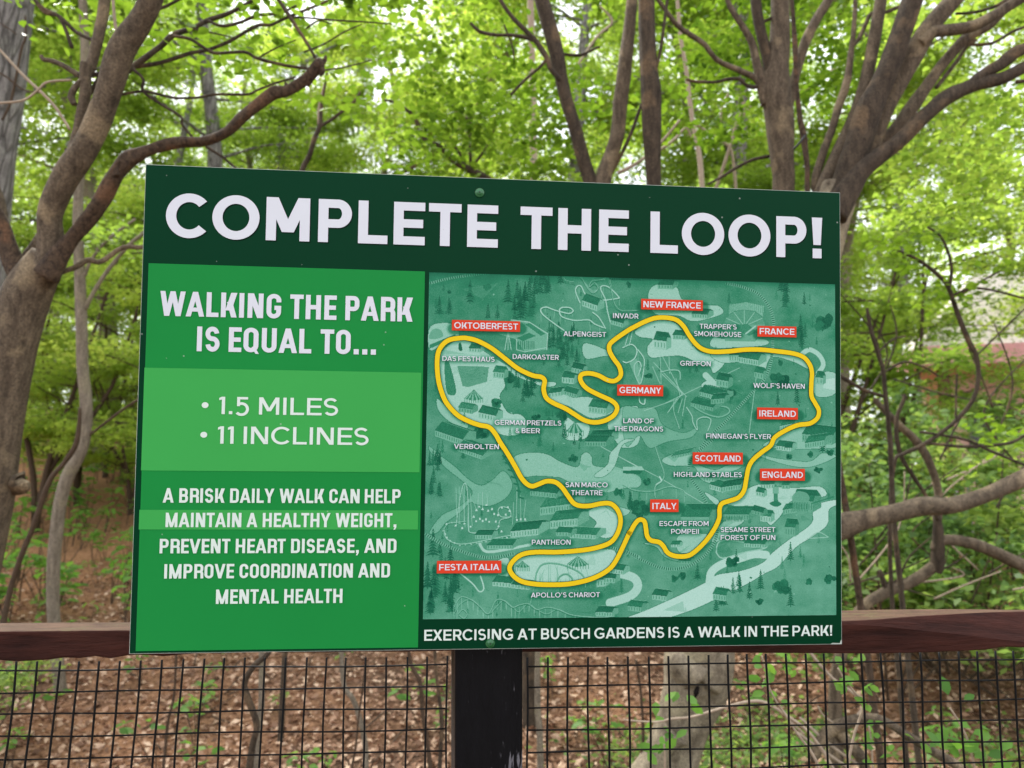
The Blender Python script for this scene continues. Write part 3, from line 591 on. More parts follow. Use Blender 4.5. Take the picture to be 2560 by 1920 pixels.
for k in range(60):
    q = (pr.uniform(6, NX - 6), pr.uniform(20, NY - 4)); A.poly([(q[0] + pr.normal(0, 16), q[1] + pr.normal(0, 8)) for _ in range(5)], pr.choice([.22, .55]), .22, .03)
# railways
track(zz(Z2, [(980, 120), (1120, 150), (1280, 220), (1380, 340), (1420, 470), (1415, 620), (1405, 780), (1380, 920), (1330, 1020), (1240, 1120), (1100, 1270), (960, 1420), (820, 1550), (730, 1659)])); track(zz(Z4, [(810, 0), (720, 70), (640, 140), (595, 230), (610, 340), (680, 440), (760, 580), (820, 700), (850, 800), (830, 900), (760, 1010), (650, 1100), (520, 1150), (360, 1150), (200, 1090), (0, 990)]))
track(zz(Z3, [(60, 850), (200, 930), (380, 1000), (560, 1050), (700, 1050), (850, 1020)])); track(zz(Z1, [(70, 115), (250, 70), (450, 40), (620, 20)]), 4); track(zz(Z3, [(1740, 970), (1850, 1000), (1984, 1050)]), 5)
for x in range(1760, 2036, 13): A.line(zz(Z1, [(x, 66), (x, 84)]), 2, .06)
for x in range(0, 560, 14): A.line(zz(Z2, [(x, 72), (x, 88)]), 2, .1)
# coasters
coaster(zz(Z1, [(1330, 560), (1230, 490), (1130, 410), (1110, 360), (1160, 340), (1230, 365), (1300, 385), (1380, 400), (1415, 375), (1380, 345), (1310, 345), (1285, 375), (1310, 430), (1430, 465), (1560, 460), (1620, 500), (1720, 540)]), 2.2, .8, 12)
coaster(zz(Z1, [(1480, 300), (1440, 200), (1450, 150), (1490, 145), (1540, 230), (1660, 275), (1830, 260), (1840, 240), (1760, 160), (1700, 140), (1675, 170), (1720, 270), (1740, 380), (1765, 480)]), 2.2, .8, 10)
coaster(zz(Z1, [(1600, 390), (1660, 440), (1720, 540)]), 2)
for dd in (0, 9, 18): coaster(zz(Z1, [(1480 + dd, 60), (1540, 130 + dd), (1600, 190 + dd), (1650, 170), (1620, 130 - dd), (1570, 150), (1600, 110 - dd), (1720, 70 + dd)]), .9, .7); coaster(zz(Z1, [(1310 + dd, 60), (1350, 110 - dd), (1420, 120 - dd)]), .9, .7); coaster(zz(Z1, [(1750 + dd, 80), (1790, 260), (1830 + dd, 360), (1930, 390 - dd), (2036, 370)]), .9, .66)
coaster(zz(Z2, [(0, 720), (80, 690), (130, 740), (110, 820), (40, 860), (0, 850)]), 2, .84); coaster(zz(Z2, [(140, 740), (200, 830), (190, 960), (160, 1060), (110, 960), (110, 880), (150, 850), (170, 900), (140, 990)]), 2, .8, 5); coaster(zz(Z2, [(150, 1170), (160, 1230), (200, 1250), (210, 1200)]), 2, .84); coaster(zz(Z2, [(20, 700), (60, 580), (90, 560), (60, 700)]), 1.6, .8)
A.poly(zz(Z2, [(60, 860), (130, 820), (180, 1050), (150, 1080)]), .66, .6)
for a, b in (((290, 860), (600, 1180)), ((360, 960), (560, 1150)), ((320, 700), (560, 1160)), ((350, 760), (360, 1060)), ((430, 660), (440, 960)), ((560, 1150), (420, 1330)), ((520, 1180), (430, 1320)), ((560, 1200), (520, 1330)), ((590, 1180), (560, 1360)), ((400, 1240), (1100, 910)), ((200, 1310), (520, 1200)), ((1260, 970), (1180, 1600)), ((500, 1010), (540, 1180)), ((280, 900), (350, 1060))): A.line(zz(Z2, [a, b]), 1.3, .74, .85)
coaster(zz(Z2, [(480, 1210), (480, 1320), (520, 1440), (530, 1480)]), 1.4, .7); coaster(zz(Z2, [(600, 1280), (650, 1360), (660, 1420), (700, 1490), (700, 1400), (770, 1370), (830, 1400), (800, 1500)]), 2, .74); coaster(zz(Z2, [(650, 1260), (760, 1330), (900, 1370), (1000, 1330), (980, 1280), (860, 1260)]), 2.4, .6); coaster(zz(Z2, [(360, 950), (440, 930), (530, 940), (540, 1020)]), 2, .7)
A.line(zz(Z3, [(1640, 60), (1984, 250)]), 1, .78); A.line(zz(Z4, [(0, 170), (330, 340), (830, 630)]), 1, .78); A.line(zz(Z4, [(300, 400), (350, 370), (330, 330)]), 2.5, .84)
coaster(zz(Z4, [(0, 400), (100, 450), (260, 460), (420, 420), (540, 450), (560, 500)]), 1.4, .66, 6); coaster(zz(Z4, [(290, 520), (290, 420), (350, 370), (370, 300), (330, 180), (290, 60)]), 1.6, .66)
P0 = zz(Z3, [(330, 770), (360, 560), (390, 420), (420, 400), (440, 560), (440, 780), (460, 830), (560, 830), (700, 800), (730, 720), (820, 690), (810, 620), (740, 600), (710, 640), (740, 690), (830, 690)]); coaster(P0, 1.4, .78)
for x, y0, y1 in ((330, 430, 760), (360, 420, 740), (390, 420, 780), (430, 420, 820), (410, 400, 760), (460, 480, 770), (530, 480, 620), (570, 470, 610), (610, 480, 590), (490, 560, 620), (880, 430, 700), (910, 500, 720), (960, 540, 700), (850, 560, 760)): A.line(zz(Z3, [(x, y0), (x + pr.normal(0, 12), y1)]), 1.0, .72, .85)
for x, y in ((325, 770), (385, 790), (405, 750), (460, 780), (540, 600), (515, 630), (570, 620), (605, 585), (620, 635), (655, 620), (490, 690), (545, 710), (512, 730), (570, 730), (600, 715), (630, 735), (675, 665), (710, 675), (745, 610), (800, 605), (815, 635), (780, 670), (690, 735), (715, 775), (650, 825), (600, 820), (555, 825), (700, 825), (740, 820), (245, 755), (290, 745), (220, 810), (230, 845), (245, 880), (275, 910), (315, 930), (365, 945), (415, 940), (465, 935), (515, 925), (560, 915), (600, 910), (645, 905), (690, 895), (745, 885), (790, 880), (880, 720), (915, 715), (955, 715), (360, 745)): A.poly([tuple(q) for q in zz(Z3, [(x - 9, y + 8), (x + 9, y + 8), (x + 6, y - 10), (x - 6, y - 10)])], .86)
coaster(zz(Z3, [(220, 800), (240, 880), (330, 930), (440, 930), (600, 900), (800, 860), (1000, 850)]), 1.8, .72); coaster(zz(Z3, [(220, 800), (260, 750), (340, 740), (420, 730)]), 1.4, .68)
for k in range(9): A.line(zz(Z3, [(700 + k * 26, 20 + k * 62), (730 + k * 26, 30 + k * 62)]), 3, .18)
A.line(sm(zz(Z3, [(760, 150), (830, 260), (890, 400), (900, 520)]), False), 3, .2, .7)
for dy in (0, 60): coaster(zz(Z3, [(310, 1560 - dy), (370, 1470 - dy), (460, 1430), (540, 1490), (620, 1560), (690, 1500 - dy), (760, 1440), (840, 1500), (900, 1540 - dy), (980, 1470), (1060, 1520), (1150, 1560 - dy), (1250, 1520), (1380, 1570), (1600, 1590), (1760, 1580)]), 1.3, .62 + dy * .001, 22, .8)
coaster(zz(Z3, [(350, 1560), (390, 1520), (430, 1560), (400, 1600), (355, 1570)]), 1.2, .66); coaster(zz(Z3, [(1000, 1470), (1040, 1300), (1060, 1180), (1120, 1110), (1260, 1110), (1400, 1160), (1480, 1220), (1500, 1320)]), 2, .56); coaster(zz(Z3, [(1230, 1330), (1260, 1230), (1330, 1200), (1380, 1250), (1330, 1290)]), 2, .5)
for k in range(26): x = pr.uniform(1030, 1520); A.line(zz(Z3, [(x, pr.uniform(1110, 1250)), (x + pr.normal(0, 40), pr.uniform(1260, 1500))]), .8, .5, .7)
# buildings
for Z, x, y, wd, hg, an in ((Z1, 660, 1000, 20, 12, .2), (Z1, 1310, 1050, 22, 12, .2), (Z1, 1180, 1190, 24, 9, -.3), (Z1, 1330, 1160, 26, 8, .5), (Z1, 1560, 1330, 34, 13, .2), (Z1, 1400, 950, 22, 10, .4), (Z1, 1560, 1620, 40, 12, -.1), (Z1, 330, 1320, 26, 9, .3), (Z1, 520, 1380, 34, 12, .4), (Z1, 110, 1550, 60, 12, .6), (Z1, 430, 760, 20, 8, .1), (Z1, 1500, 330, 34, 12, .6), (Z1, 1770, 500, 26, 9, .5), (Z2, 650, 440, 30, 9, .1), (Z2, 330, 170, 28, 9, 0), (Z2, 290, 730, 24, 18, .2), (Z2, 1000, 850, 30, 14, .1), (Z2, 1090, 860, 40, 12, .3), (Z2, 720, 1170, 50, 9, .45), (Z2, 640, 1270, 46, 8, .4), (Z2, 880, 1080, 24, 14, .3), (Z2, 830, 1250, 26, 10, -.2), (Z2, 1240, 1000, 18, 12, .4), (Z2, 1480, 1500, 30, 10, -.4), (Z2, 1690, 1600, 60, 16, .2), (Z2, 1820, 1060, 14, 14, .2), (Z2, 470, 640, 22, 9, .1), (Z3, 340, 100, 56, 8, .6), (Z3, 1090, 680, 60, 16, -.25), (Z3, 820, 880, 52, 13, -.2), (Z3, 1180, 800, 52, 16, -.2), (Z3, 1000, 500, 50, 10, .2), (Z3, 1360, 880, 48, 9, .1), (Z3, 1230, 860, 28, 8, .1), (Z3, 660, 1310, 34, 9, .2), (Z3, 830, 1330, 34, 8, .2), (Z3, 1600, 1320, 18, 14, -.2), (Z3, 1660, 1280, 22, 10, .1), (Z3, 1700, 1190, 30, 9, .3), (Z3, 1590, 1580, 30, 9, .1), (Z3, 610, 980, 46, 8, 0), (Z3, 500, 890, 30, 8, 0), (Z3, 1900, 1530, 26, 10, .2), (Z3, 1490, 60, 40, 10, 0),
                            (Z4, 260, 1430, 28, 10, .25), (Z4, 40, 1530, 26, 10, .25), (Z4, 810, 1430, 26, 12, .3), (Z4, 900, 720, 50, 12, 0), (Z4, 1240, 730, 20, 12, .2), (Z4, 1160, 660, 24, 8, .5), (Z4, 1440, 670, 30, 10, -.3), (Z4, 1530, 640, 40, 22, .1), (Z4, 1240, 440, 26, 9, -.1), (Z4, 1430, 440, 14, 8, 0), (Z4, 1200, 500, 16, 9, .4), (Z4, 780, 440, 30, 10, .5), (Z4, 880, 470, 40, 10, -.3), (Z4, 720, 370, 22, 8, .1), (Z4, 1460, 860, 20, 18, .1), (Z4, 520, 800, 54, 24, 0), (Z4, 500, 1110, 22, 7, .1), (Z4, 430, 960, 16, 6, 0), (Z4, 1090, 960, 40, 8, .1), (Z4, 1380, 90, 30, 9, .2), (Z4, 1640, 80, 40, 12, -.3), (Z4, 440, 170, 38, 6, -.4)): house(zz(Z, [(x, y)])[0], wd, hg, an, pr.uniform(.14, .30), pr.uniform(.5, .72))
# amphitheatre, tents, carousel, clock tower, bridge
def fan(Z, cx, cy, rx, ry, a0, a1, tone, al, n): 
    t = np.radians(np.linspace(a0, a1, 24)); A.poly(zz(Z, [(cx, cy)] + [(cx + rx * math.cos(q), cy - ry * math.sin(q)) for q in t]), tone, al, .02)
    for q in np.radians(np.linspace(a0, a1, n)): A.line(zz(Z, [(cx, cy), (cx + rx * math.cos(q), cy - ry * math.sin(q))]), 1.1, .8, .8)
A.poly(zz(Z2, [(1000, 320), (1160, 295), (1330, 330), (1320, 430), (1250, 380), (1150, 365), (1060, 375), (1000, 410)]), .6, 1, .04)
for k in range(17): A.line(zz(Z2, [(1010 + k * 19, 322 - 20 * math.sin(k / 16 * 3.1)), (1010 + k * 19, 400 - 30 * math.sin(k / 16 * 3.1))]), 1.2, .34)
fan(Z2, 1145, 520, 195, 150, 0, 180, .42, 1, 7); A.poly(zz(Z2, [(960, 520), (1340, 500), (1250, 665), (960, 660)]), .50); A.poly(zz(Z2, [(1060, 500), (1180, 500), (1270, 580), (1190, 610), (1080, 560)]), .34); A.line(zz(Z2, [(1160, 590), (1250, 520)]), 3, .74)
A.poly(zz(Z1, [(700, 590), (830, 460), (1000, 480), (1175, 590), (1160, 740), (960, 760), (870, 640)]), .56, .9, .03); A.poly(zz(Z1, [(960, 500), (1010, 490), (1150, 590), (1110, 610)]), .32); A.poly(zz(Z1, [(880, 630), (1000, 580), (1060, 610), (940, 660)]), .3); A.line(zz(Z1, [(830, 460), (1000, 480), (1175, 590), (1165, 740)]), 1.4, .78); A.line(zz(Z1, [(880, 640), (880, 740), (960, 760), (1160, 720)]), 1.2, .76)
for x in range(900, 1060, 18): A.line(zz(Z1, [(x, 660), (x, 730)]), 1.4, .24)
for x in (770, 800, 830): A.line(zz(Z1, [(800, 560), (x, 740)]), 1.4, .74)
for Z, cx, cy, rx, hh, n in ((Z1, 475, 1190, 85, 80, 12), (Z3, 1430, 1110, 95, 70, 14), (Z1, 1430, 1500, 80, 90, 8), (Z3, 930, 1130, 60, 45, 10)):
    for k in range(n):
        a, b = math.pi * k / n, math.pi * (k + 1) / n
        A.poly(zz(Z, [(cx, cy - hh), (cx + rx * math.cos(a), cy + rx * .28 * math.sin(a)), (cx + rx * math.cos(b), cy + rx * .28 * math.sin(b))]), .30 if k % 2 else .62)
    for k in range(9): x = cx - rx + 2 * rx * k / 8; A.line(zz(Z, [(x, cy), (x, cy + 45)]), 1, .3)
for k in range(6): A.line(sm(zz(Z1, [(320 + k * 22, 930 + k * 8), (400 + k * 16, 1020 - k * 12), (560 - k * 10, 1000 - k * 24)]), False), 1.2, .62)
A.poly(zz(Z1, [(320, 890), (620, 900), (600, 1040), (420, 1090), (370, 1080)]), .22, .6, .03); A.poly(sm(zz(Z1, [(200, 870), (240, 850), (310, 1130), (240, 1160), (210, 1080)])), .2, .8, .04); A.poly(sm(zz(Z1, [(330, 700), (350, 670), (370, 740), (340, 750)])), .14)
A.poly(zz(Z1, [(60, 690), (300, 590), (310, 620), (60, 730)]), .3); A.line(zz(Z1, [(60, 690), (300, 590)]), 1.2, .7); A.poly(sm(zz(Z1, [(60, 640), (70, 570), (120, 540), (170, 560), (180, 620)])), .5)
for x in range(830, 1120, 45): A.line(zz(Z1, [(x, 870 + (x - 830) * .3), (x, 970 + (x - 830) * .28)]), 1.2, .2)
A.poly(zz(Z4, [(1355, 580), (1365, 420), (1375, 395), (1392, 420), (1400, 580)]), .34); A.poly(zz(Z4, [(1350, 480), (1404, 480), (1404, 420), (1350, 420)]), .55); A.poly(sm(zz(Z4, [(1320, 570), (1380, 545), (1430, 575), (1380, 600)])), .25)
A.poly(sm(zz(Z4, [(1530, 500), (1580, 460), (1660, 480), (1680, 540), (1600, 570), (1530, 540)])), .5, .9); A.poly(zz(Z4, [(0, 240), (170, 240), (190, 270), (0, 275)]), .7); A.poly(zz(Z4, [(0, 275), (180, 275), (150, 310), (0, 300)]), .2)
for k in range(14): A.line(zz(Z4, [(900 + k * 13, 690), (900 + k * 13, 730)]), 1.1, .22)
for k in range(10): A.line(zz(Z4, [(1530 + k * 15, 560), (1530 + k * 15, 640)]), 1.1, .3)
A.poly(zz(Z4, [(1460, 30), (1530, 30), (1530, 70), (1460, 70)]), .14); A.line(sm(zz(Z4, [(1680, 880), (1730, 840), (1780, 830), (1850, 870)]), False), 1.6, .7); A.line(zz(Z4, [(1680, 882), (1850, 872)]), 1.6, .7); A.line(zz(Z4, [(1700, 570), (1900, 510)]), 2.5, .3)
for k in range(120):
    x, y = pr.uniform(0, NX), pr.uniform(0, NY); A.line([np.array((x, y)), np.array((x + pr.normal(0, 3), y + pr.normal(0, 2)))], .8, pr.choice([.14, .62]), .5)
# printed drop shadows under the route, the red tags and the names, and below the header
ROUTE = [Z1(*q) for q in ((355, 630), (230, 655), (150, 740), (130, 860), (140, 1010), (170, 1130), (220, 1240), (320, 1350), (430, 1410), (530, 1445), (620, 1465), (680, 1530), (720, 1600))] + \
 [Z3(*q) for q in ((800, 130), (870, 250), (920, 340), (970, 395), (1020, 415), (1080, 395), (1150, 370), (1230, 380), (1290, 430), (1340, 500), (1390, 565), (1450, 590), (1540, 590), (1640, 570), (1720, 570), (1775, 610), (1810, 680), (1812, 760), (1780, 850), (1720, 920), (1600, 965), (1450, 990), (1250, 1005), (1050, 1005), (930, 1025), (850, 1080), (812, 1150), (850, 1220), (930, 1270), (1050, 1292), (1200, 1297), (1350, 1290), (1500, 1260), (1620, 1215), (1720, 1150), (1780, 1070), (1840, 950), (1900, 820))] + \
 [Z4(*q) for q in ((50, 850), (100, 760), (145, 715), (190, 730), (205, 800), (215, 860), (250, 900), (320, 915), (360, 950), (400, 1010), (470, 1040), (570, 1040), (640, 1005), (740, 910), (820, 800), (865, 700), (868, 620), (890, 570), (960, 545), (1040, 515), (1090, 450), (1110, 350), (1130, 250), (1170, 180), (1250, 110), (1330, 50))] + \
 [Z2(*q) for q in ((1430, 1560), (1540, 1490), (1650, 1445), (1760, 1430), (1830, 1380), (1845, 1310), (1810, 1240), (1775, 1170), (1775, 1050), (1780, 960), (1760, 880), (1700, 810), (1600, 775), (1450, 755), (1300, 740), (1150, 740), (1000, 755), (850, 760), (750, 735), (680, 680), (620, 600), (570, 520), (500, 460), (400, 440), (300, 445), (200, 480), (100, 530))] + \
 [Z1(*q) for q in ((1930, 560), (1800, 650), (1755, 700), (1760, 760), (1800, 830), (1850, 900), (1862, 980), (1810, 1030), (1740, 1025), (1650, 980), (1560, 960), (1490, 975), (1485, 1030), (1540, 1100), (1650, 1160), (1780, 1220), (1828, 1280), (1800, 1350), (1720, 1400), (1620, 1420), (1520, 1400), (1420, 1340), (1340, 1290), (1230, 1240), (1160, 1190), (1135, 1110), (1145, 1030), (1110, 995), (1030, 980), (900, 920), (780, 830), (650, 730), (520, 660), (430, 635))]
rt = catmull(np.array(ROUTE), 5, True); A.blur_mask(A.px(list(rt) + [rt[0]]) + (1, 2.5), 9.5, 6, .42)
TAGS = [('OKTOBERFEST', 978, 693, 1125, 719), ('NEW FRANCE', 1387, 648, 1520, 674), ('FRANCE', 1638, 706, 1722, 731), ('GERMANY', 1335, 832, 1434, 857), ('IRELAND', 1637, 881, 1725, 907), ('SCOTLAND', 1498, 977, 1606, 1003), ('ENGLAND', 1643, 1012, 1740, 1038), ('ITALY', 1406, 1078, 1467, 1105), ('FESTA ITALIA', 945, 1210, 1084, 1236)]
NAMES = [('INVADR', 1326, 1381, 690), ('ALPENGEIST', 1219, 1311, 729), ('DAS FESTHAUS', 957, 1070, 782), ('DARKOASTER', 1109, 1209, 778), ("TRAPPER'S", 1513, 1593, 713), ('SMOKEHOUSE', 1501, 1603, 729), ('GRIFFON', 1471, 1537, 792), ("WOLF'S HAVEN", 1629, 1740, 840), ('GERMAN PRETZELS', 1070, 1214, 919), ('& BEER', 1115, 1168, 936), ('LAND OF', 1348, 1414, 915), ('THE DRAGONS', 1328, 1434, 932), ('VERBOLTEN', 982, 1079, 970), ("FINNEGAN'S FLYER", 1527, 1667, 948), ('HIGHLAND STABLES', 1457, 1604, 1030), ('SAN MARCO', 1223, 1314, 1052), ('THEATRE', 1235, 1303, 1069), ('ESCAPE FROM', 1426, 1532, 1135), ('POMPEII', 1451, 1511, 1152), ('SESAME STREET', 1558, 1676, 1148), ('FOREST OF FUN', 1558, 1676, 1165), ('PANTHEON', 1150, 1234, 1175), ("APOLLO'S CHARIOT", 1148, 1297, 1288)]
for s, x0, y0, x1, y1 in TAGS: q = A.px([uv(x0 + 3, (y0 + y1) / 2 + 6), uv(x1 + 2, (y0 + y1) / 2 + 6)]); A.blur_mask(q, 18, 6, .55)
for s, x0, x1, yb in NAMES: q = A.px([uv(x0 + 3, yb - 3), uv(x1 - 1, yb - 3)]); A.blur_mask(q, 6, 8, .5)
A.t = A.t * (1 - .5 * np.exp(-np.arange(NY) / 7.0))[:, None]
A.t += np.random.default_rng(3).normal(0, .026, A.t.shape)
A.t = np.clip(A.t, 0, 1)
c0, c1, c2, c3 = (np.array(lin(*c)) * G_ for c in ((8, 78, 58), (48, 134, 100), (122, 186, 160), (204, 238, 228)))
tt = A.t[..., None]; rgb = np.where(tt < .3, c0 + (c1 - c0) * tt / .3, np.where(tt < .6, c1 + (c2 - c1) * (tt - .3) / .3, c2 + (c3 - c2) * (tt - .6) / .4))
xs = np.linspace(m0, m1, NX + 1); ys = np.linspace(n0, n1, NY + 1); U, Vv = np.meshgrid(xs, ys)
P3 = sC + sX * (U[..., None] - SW / 2) + sY * (Vv[..., None] - SH / 2) + sN * .0008
ii = np.arange(NX)[None, :] + (NX + 1) * np.arange(NY)[:, None]
FQ = np.stack([ii, ii + NX + 1, ii + NX + 2, ii + 1], -1).reshape(-1, 4)
mm, nt, b = newmat('print_map'); a = nd(nt, 'ShaderNodeAttribute'); a.attribute_name = 'ink'; nt.links.new(a.outputs['Color'], b.inputs['Base Color']); b.inputs['Roughness'].default_value = .32; b.inputs['Specular IOR Level'].default_value = .06
mp = mesh_obj('map_panel', P3.reshape(-1, 3), FQ, mm, sign)
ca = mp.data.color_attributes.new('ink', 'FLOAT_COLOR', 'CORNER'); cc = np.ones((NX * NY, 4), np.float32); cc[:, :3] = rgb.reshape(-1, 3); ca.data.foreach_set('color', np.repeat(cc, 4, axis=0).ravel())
def ribbon(C, wd):
    C = np.asarray(C); T = np.roll(C, -1, 0) - np.roll(C, 1, 0); T /= np.linalg.norm(T, axis=1)[:, None]; N = np.column_stack([-T[:, 1], T[:, 0]]) * wd / 2; n = len(C)
    return [tuple(q) for q in C + N] + [tuple(q) for q in C - N], [(i, (i + 1) % n, n + (i + 1) % n, n + i) for i in range(n)]
v, f = ribbon(rt, .0070); sheet('route_edge', v, f, .0012, M['ink'], mp)
v, f = ribbon(rt, .0060); sheet('route_line', v, f, .0016, M['yellow'], mp)
for s, x0, y0, x1, y1 in TAGS:
    a, b = uv(x0, y0), uv(x1, y1); V = rc(a[0], a[1], b[0], b[1]); ym = y1 - 6.2; tv, tf = text(s, x0 + 4.5, ym, x1 - 4.5, ym, 13.2, 'wide', .19)
    V3 = np.array(on_sign(V, .0020) + on_sign(tv, .0024)); F = fix(V3, [(0, 1, 2, 3)] + [tuple(i + 4 for i in t) for t in tf])
    o = mesh_obj('place_label', V3, F, [M['red'], M['white']], mp); o.data.polygons.foreach_set('material_index', np.array([0] + [1] * len(tf), dtype=np.int32))
for s, x0, x1, yb in NAMES: lettering([(s, x0, yb, x1, yb, 10.5, 'wide', .175)], M['white'], mp, .0020, 'place_name')
# screws with painted green washers
M['screw'] = plain('screw_green_paint', lin(20, 92, 48), .22, .6, .1, 80); M['screw_dark'] = plain('screw_recess', lin(10, 24, 16), .6)
for x, y in ((1038, 420), (1060, 1387)):
    u, v_ = uv(x, y); parts = []
    prof = [(.0062, .0005), (.0062, .0014), (.0050, .0022), (.0038, .0022), (.0036, .0034), (.0022, .0040), (.0001, .0041)]; n = 24; V = []; F = []
    for r, o in prof: V += [sp(u + r * math.cos(t), v_ + r * math.sin(t), o + .0002) for t in np.arange(n) / n * 2 * math.pi]
    for i in range(len(prof) - 1):
        for j in range(n): a = i * n + j; b_ = i * n + (j + 1) % n; F.append((a, b_, b_ + n, a + n))
    sc_ = mesh_obj('screw', V, fix(np.array(V), F), M['screw'], sign, True)
    V = np.concatenate([bxs(u - .0013, u + .0013, v_ - .0003, v_ + .0003, .0042, .0045)[0], bxs(u - .0003, u + .0003, v_ - .0013, v_ + .0013, .0042, .0046)[0]]); f = box(0, 1, 0, 1, 0, 1)[1]
    mesh_obj('cross_slot', V, f + [tuple(i + 8 for i in q) for q in f], M['screw_dark'], sc_)

# ------------------------------------------------------------------ the fence
def wood(name, dark, light, worn, worn_amt, ax=(1, 1, 1), rough=.7, spec=.3):
    dark, light, worn = (tuple(c * .82 for c in q) for q in (dark, light, worn))
    m, nt, b = newmat(name)
    tc = nd(nt, 'ShaderNodeTexCoord'); mp_ = nd(nt, 'ShaderNodeMapping'); mp_.inputs['Scale'].default_value = ax; nt.links.new(tc.outputs['Object'], mp_.inputs[0])
    n1 = nd(nt, 'ShaderNodeTexNoise'); n1.inputs['Scale'].default_value = 60; n1.inputs['Detail'].default_value = 8; n1.inputs['Roughness'].default_value = .7
    n2 = nd(nt, 'ShaderNodeTexNoise'); n2.inputs['Scale'].default_value = 260; n2.inputs['Detail'].default_value = 4
    n3 = nd(nt, 'ShaderNodeTexNoise'); n3.inputs['Scale'].default_value = 9; n3.inputs['Detail'].default_value = 3
    for n in (n1, n2): nt.links.new(mp_.outputs[0], n.inputs['Vector'])
    nt.links.new(tc.outputs['Object'], n3.inputs['Vector'])
    r1 = ramp(nt, [(.3, dark), (.7, light)]); nt.links.new(n1.outputs[0], r1.inputs[0])
    mu = nd(nt, 'ShaderNodeMath', operation='MULTIPLY'); nt.links.new(n2.outputs[0], mu.inputs[0]); nt.links.new(n3.outputs[0], mu.inputs[1])
    r2 = ramp(nt, [(worn_amt, (0, 0, 0)), (worn_amt + .05, (1, 1, 1))]); nt.links.new(mu.outputs[0], r2.inputs[0])
    mx = nd(nt, 'ShaderNodeMix', data_type='RGBA'); nt.links.new(r2.outputs[0], mx.inputs[0]); nt.links.new(r1.outputs[0], mx.inputs[6]); mx.inputs[7].default_value = (*worn, 1)
    nt.links.new(mx.outputs[2], b.inputs['Base Color']); b.inputs['Roughness'].default_value = rough; b.inputs['Specular IOR Level'].default_value = spec
    bp = nd(nt, 'ShaderNodeBump'); bp.inputs['Strength'].default_value = .8; bp.inputs['Distance'].default_value = .007
    nt.links.new(n1.outputs[0], bp.inputs['Height']); nt.links.new(bp.outputs[0], b.inputs['Normal'])
    return m
M['post'] = wood('black_painted_wood', lin(7, 6, 9), lin(15, 14, 18), lin(120, 118, 124), .325, (1, 1, .12), .6, .15)
M['rail'] = wood('dark_red_painted_wood', lin(38, 18, 14), lin(76, 41, 33), lin(120, 84, 70), .44, (.12, 1, 1), .75, .12)
M['rail_top'] = wood('weathered_red_wood', lin(66, 47, 38), lin(112, 86, 68), lin(96, 84, 58), .32, (.3, 1, 1), .85, .2)
M['wire'] = plain('black_vinyl_wire', lin(9, 9, 10), .55, .15, .1, 90)
M['post_side'] = wood('brown_worn_wood', lin(44, 37, 36), lin(72, 60, 56), lin(100, 88, 80), .4, (1, 1, .12), .7, .3)

post_c = at(1186, 1740, .975)
fence = thing('mesh_fence', (post_c[0], post_c[1] + .05, 0), 'low fence of black wire mesh with dark red top rail and one black post', 'fence')
def solid(name, pts, faces, mat, parent, bev=.0025, seg=2):
    o = mesh_obj(name, pts, faces, mat, parent)
    md = o.modifiers.new('bevel', 'BEVEL'); md.width = bev; md.segments = seg; md.limit_method = 'ANGLE'; md.angle_limit = R(40)
    return o
# post: follows the sign's own turn, its left side just seen
def post():
    d = .9715; tl = at(1137, 1500, d + .012); tr = at(1307, 1500, d + .024); bl = at(1137, 1920, d - .004); br = at(1307, 1920, d + .008)
    fx = (tr - tl); fx[2] = 0; fx /= np.linalg.norm(fx); nb = np.array([-fx[1], fx[0], 0]); nb = nb if nb[1] > 0 else -nb
    skew = .0
    def ext(a, b, z): t = (z - a[2]) / (b[2] - a[2]); return a + (b - a) * t
    zt = sp(SW / 2, SH * .03)[2]; L0, L1 = ext(tl, bl, zt), ext(tl, bl, -.3); R0, R1 = ext(tr, br, zt), ext(tr, br, -.3)
    # keep the post plumb: the board leans off its face, so set the face behind the board everywhere
    back = max(0, (L0 - sp(0, SH * .03)) @ -sN - .0)
    F4 = [L1, R1, R0, L0]; nb2 = nb * .089
    V = [*F4, *[q + nb2 for q in F4]]
    return V, [(0, 1, 2, 3), (5, 4, 7, 6), (4, 0, 3, 7), (1, 5, 6, 2), (3, 2, 6, 7), (4, 5, 1, 0)]
V, F = post(); V = np.array(V)
# behind the board: push whole post back if its face would pierce it
dep = [(q - sC) @ sN for q in V[:4]]; sh = max(0, max(d for d, q in zip(dep, V[:4]) if True) + .0055)
top_d = max((V[2] - sC) @ sN, (V[3] - sC) @ sN)
if top_d > -.0055:               # lean the top of the post back along with the board
    for i in (2, 3, 6, 7): V[i] = V[i] - sN * (top_d + .007)
zb = sp(SW / 2, SH)[2]
for (i0, i1) in ((1, 2), (0, 3)):
    t = (zb - V[i0][2]) / (V[i1][2] - V[i0][2]); q = V[i0] + (V[i1] - V[i0]) * t; dd = (q - sC) @ sN
    if dd > -.0055:
        k = -sN * (dd + .0065)
        for j in (i0, i1): V[j] = V[j] + k; V[j + 4] = V[j + 4] + k
o = solid('post', V, F, [M['post'], M['post_side']], fence, .004, 3)
o.data.polygons[2].material_index = 1
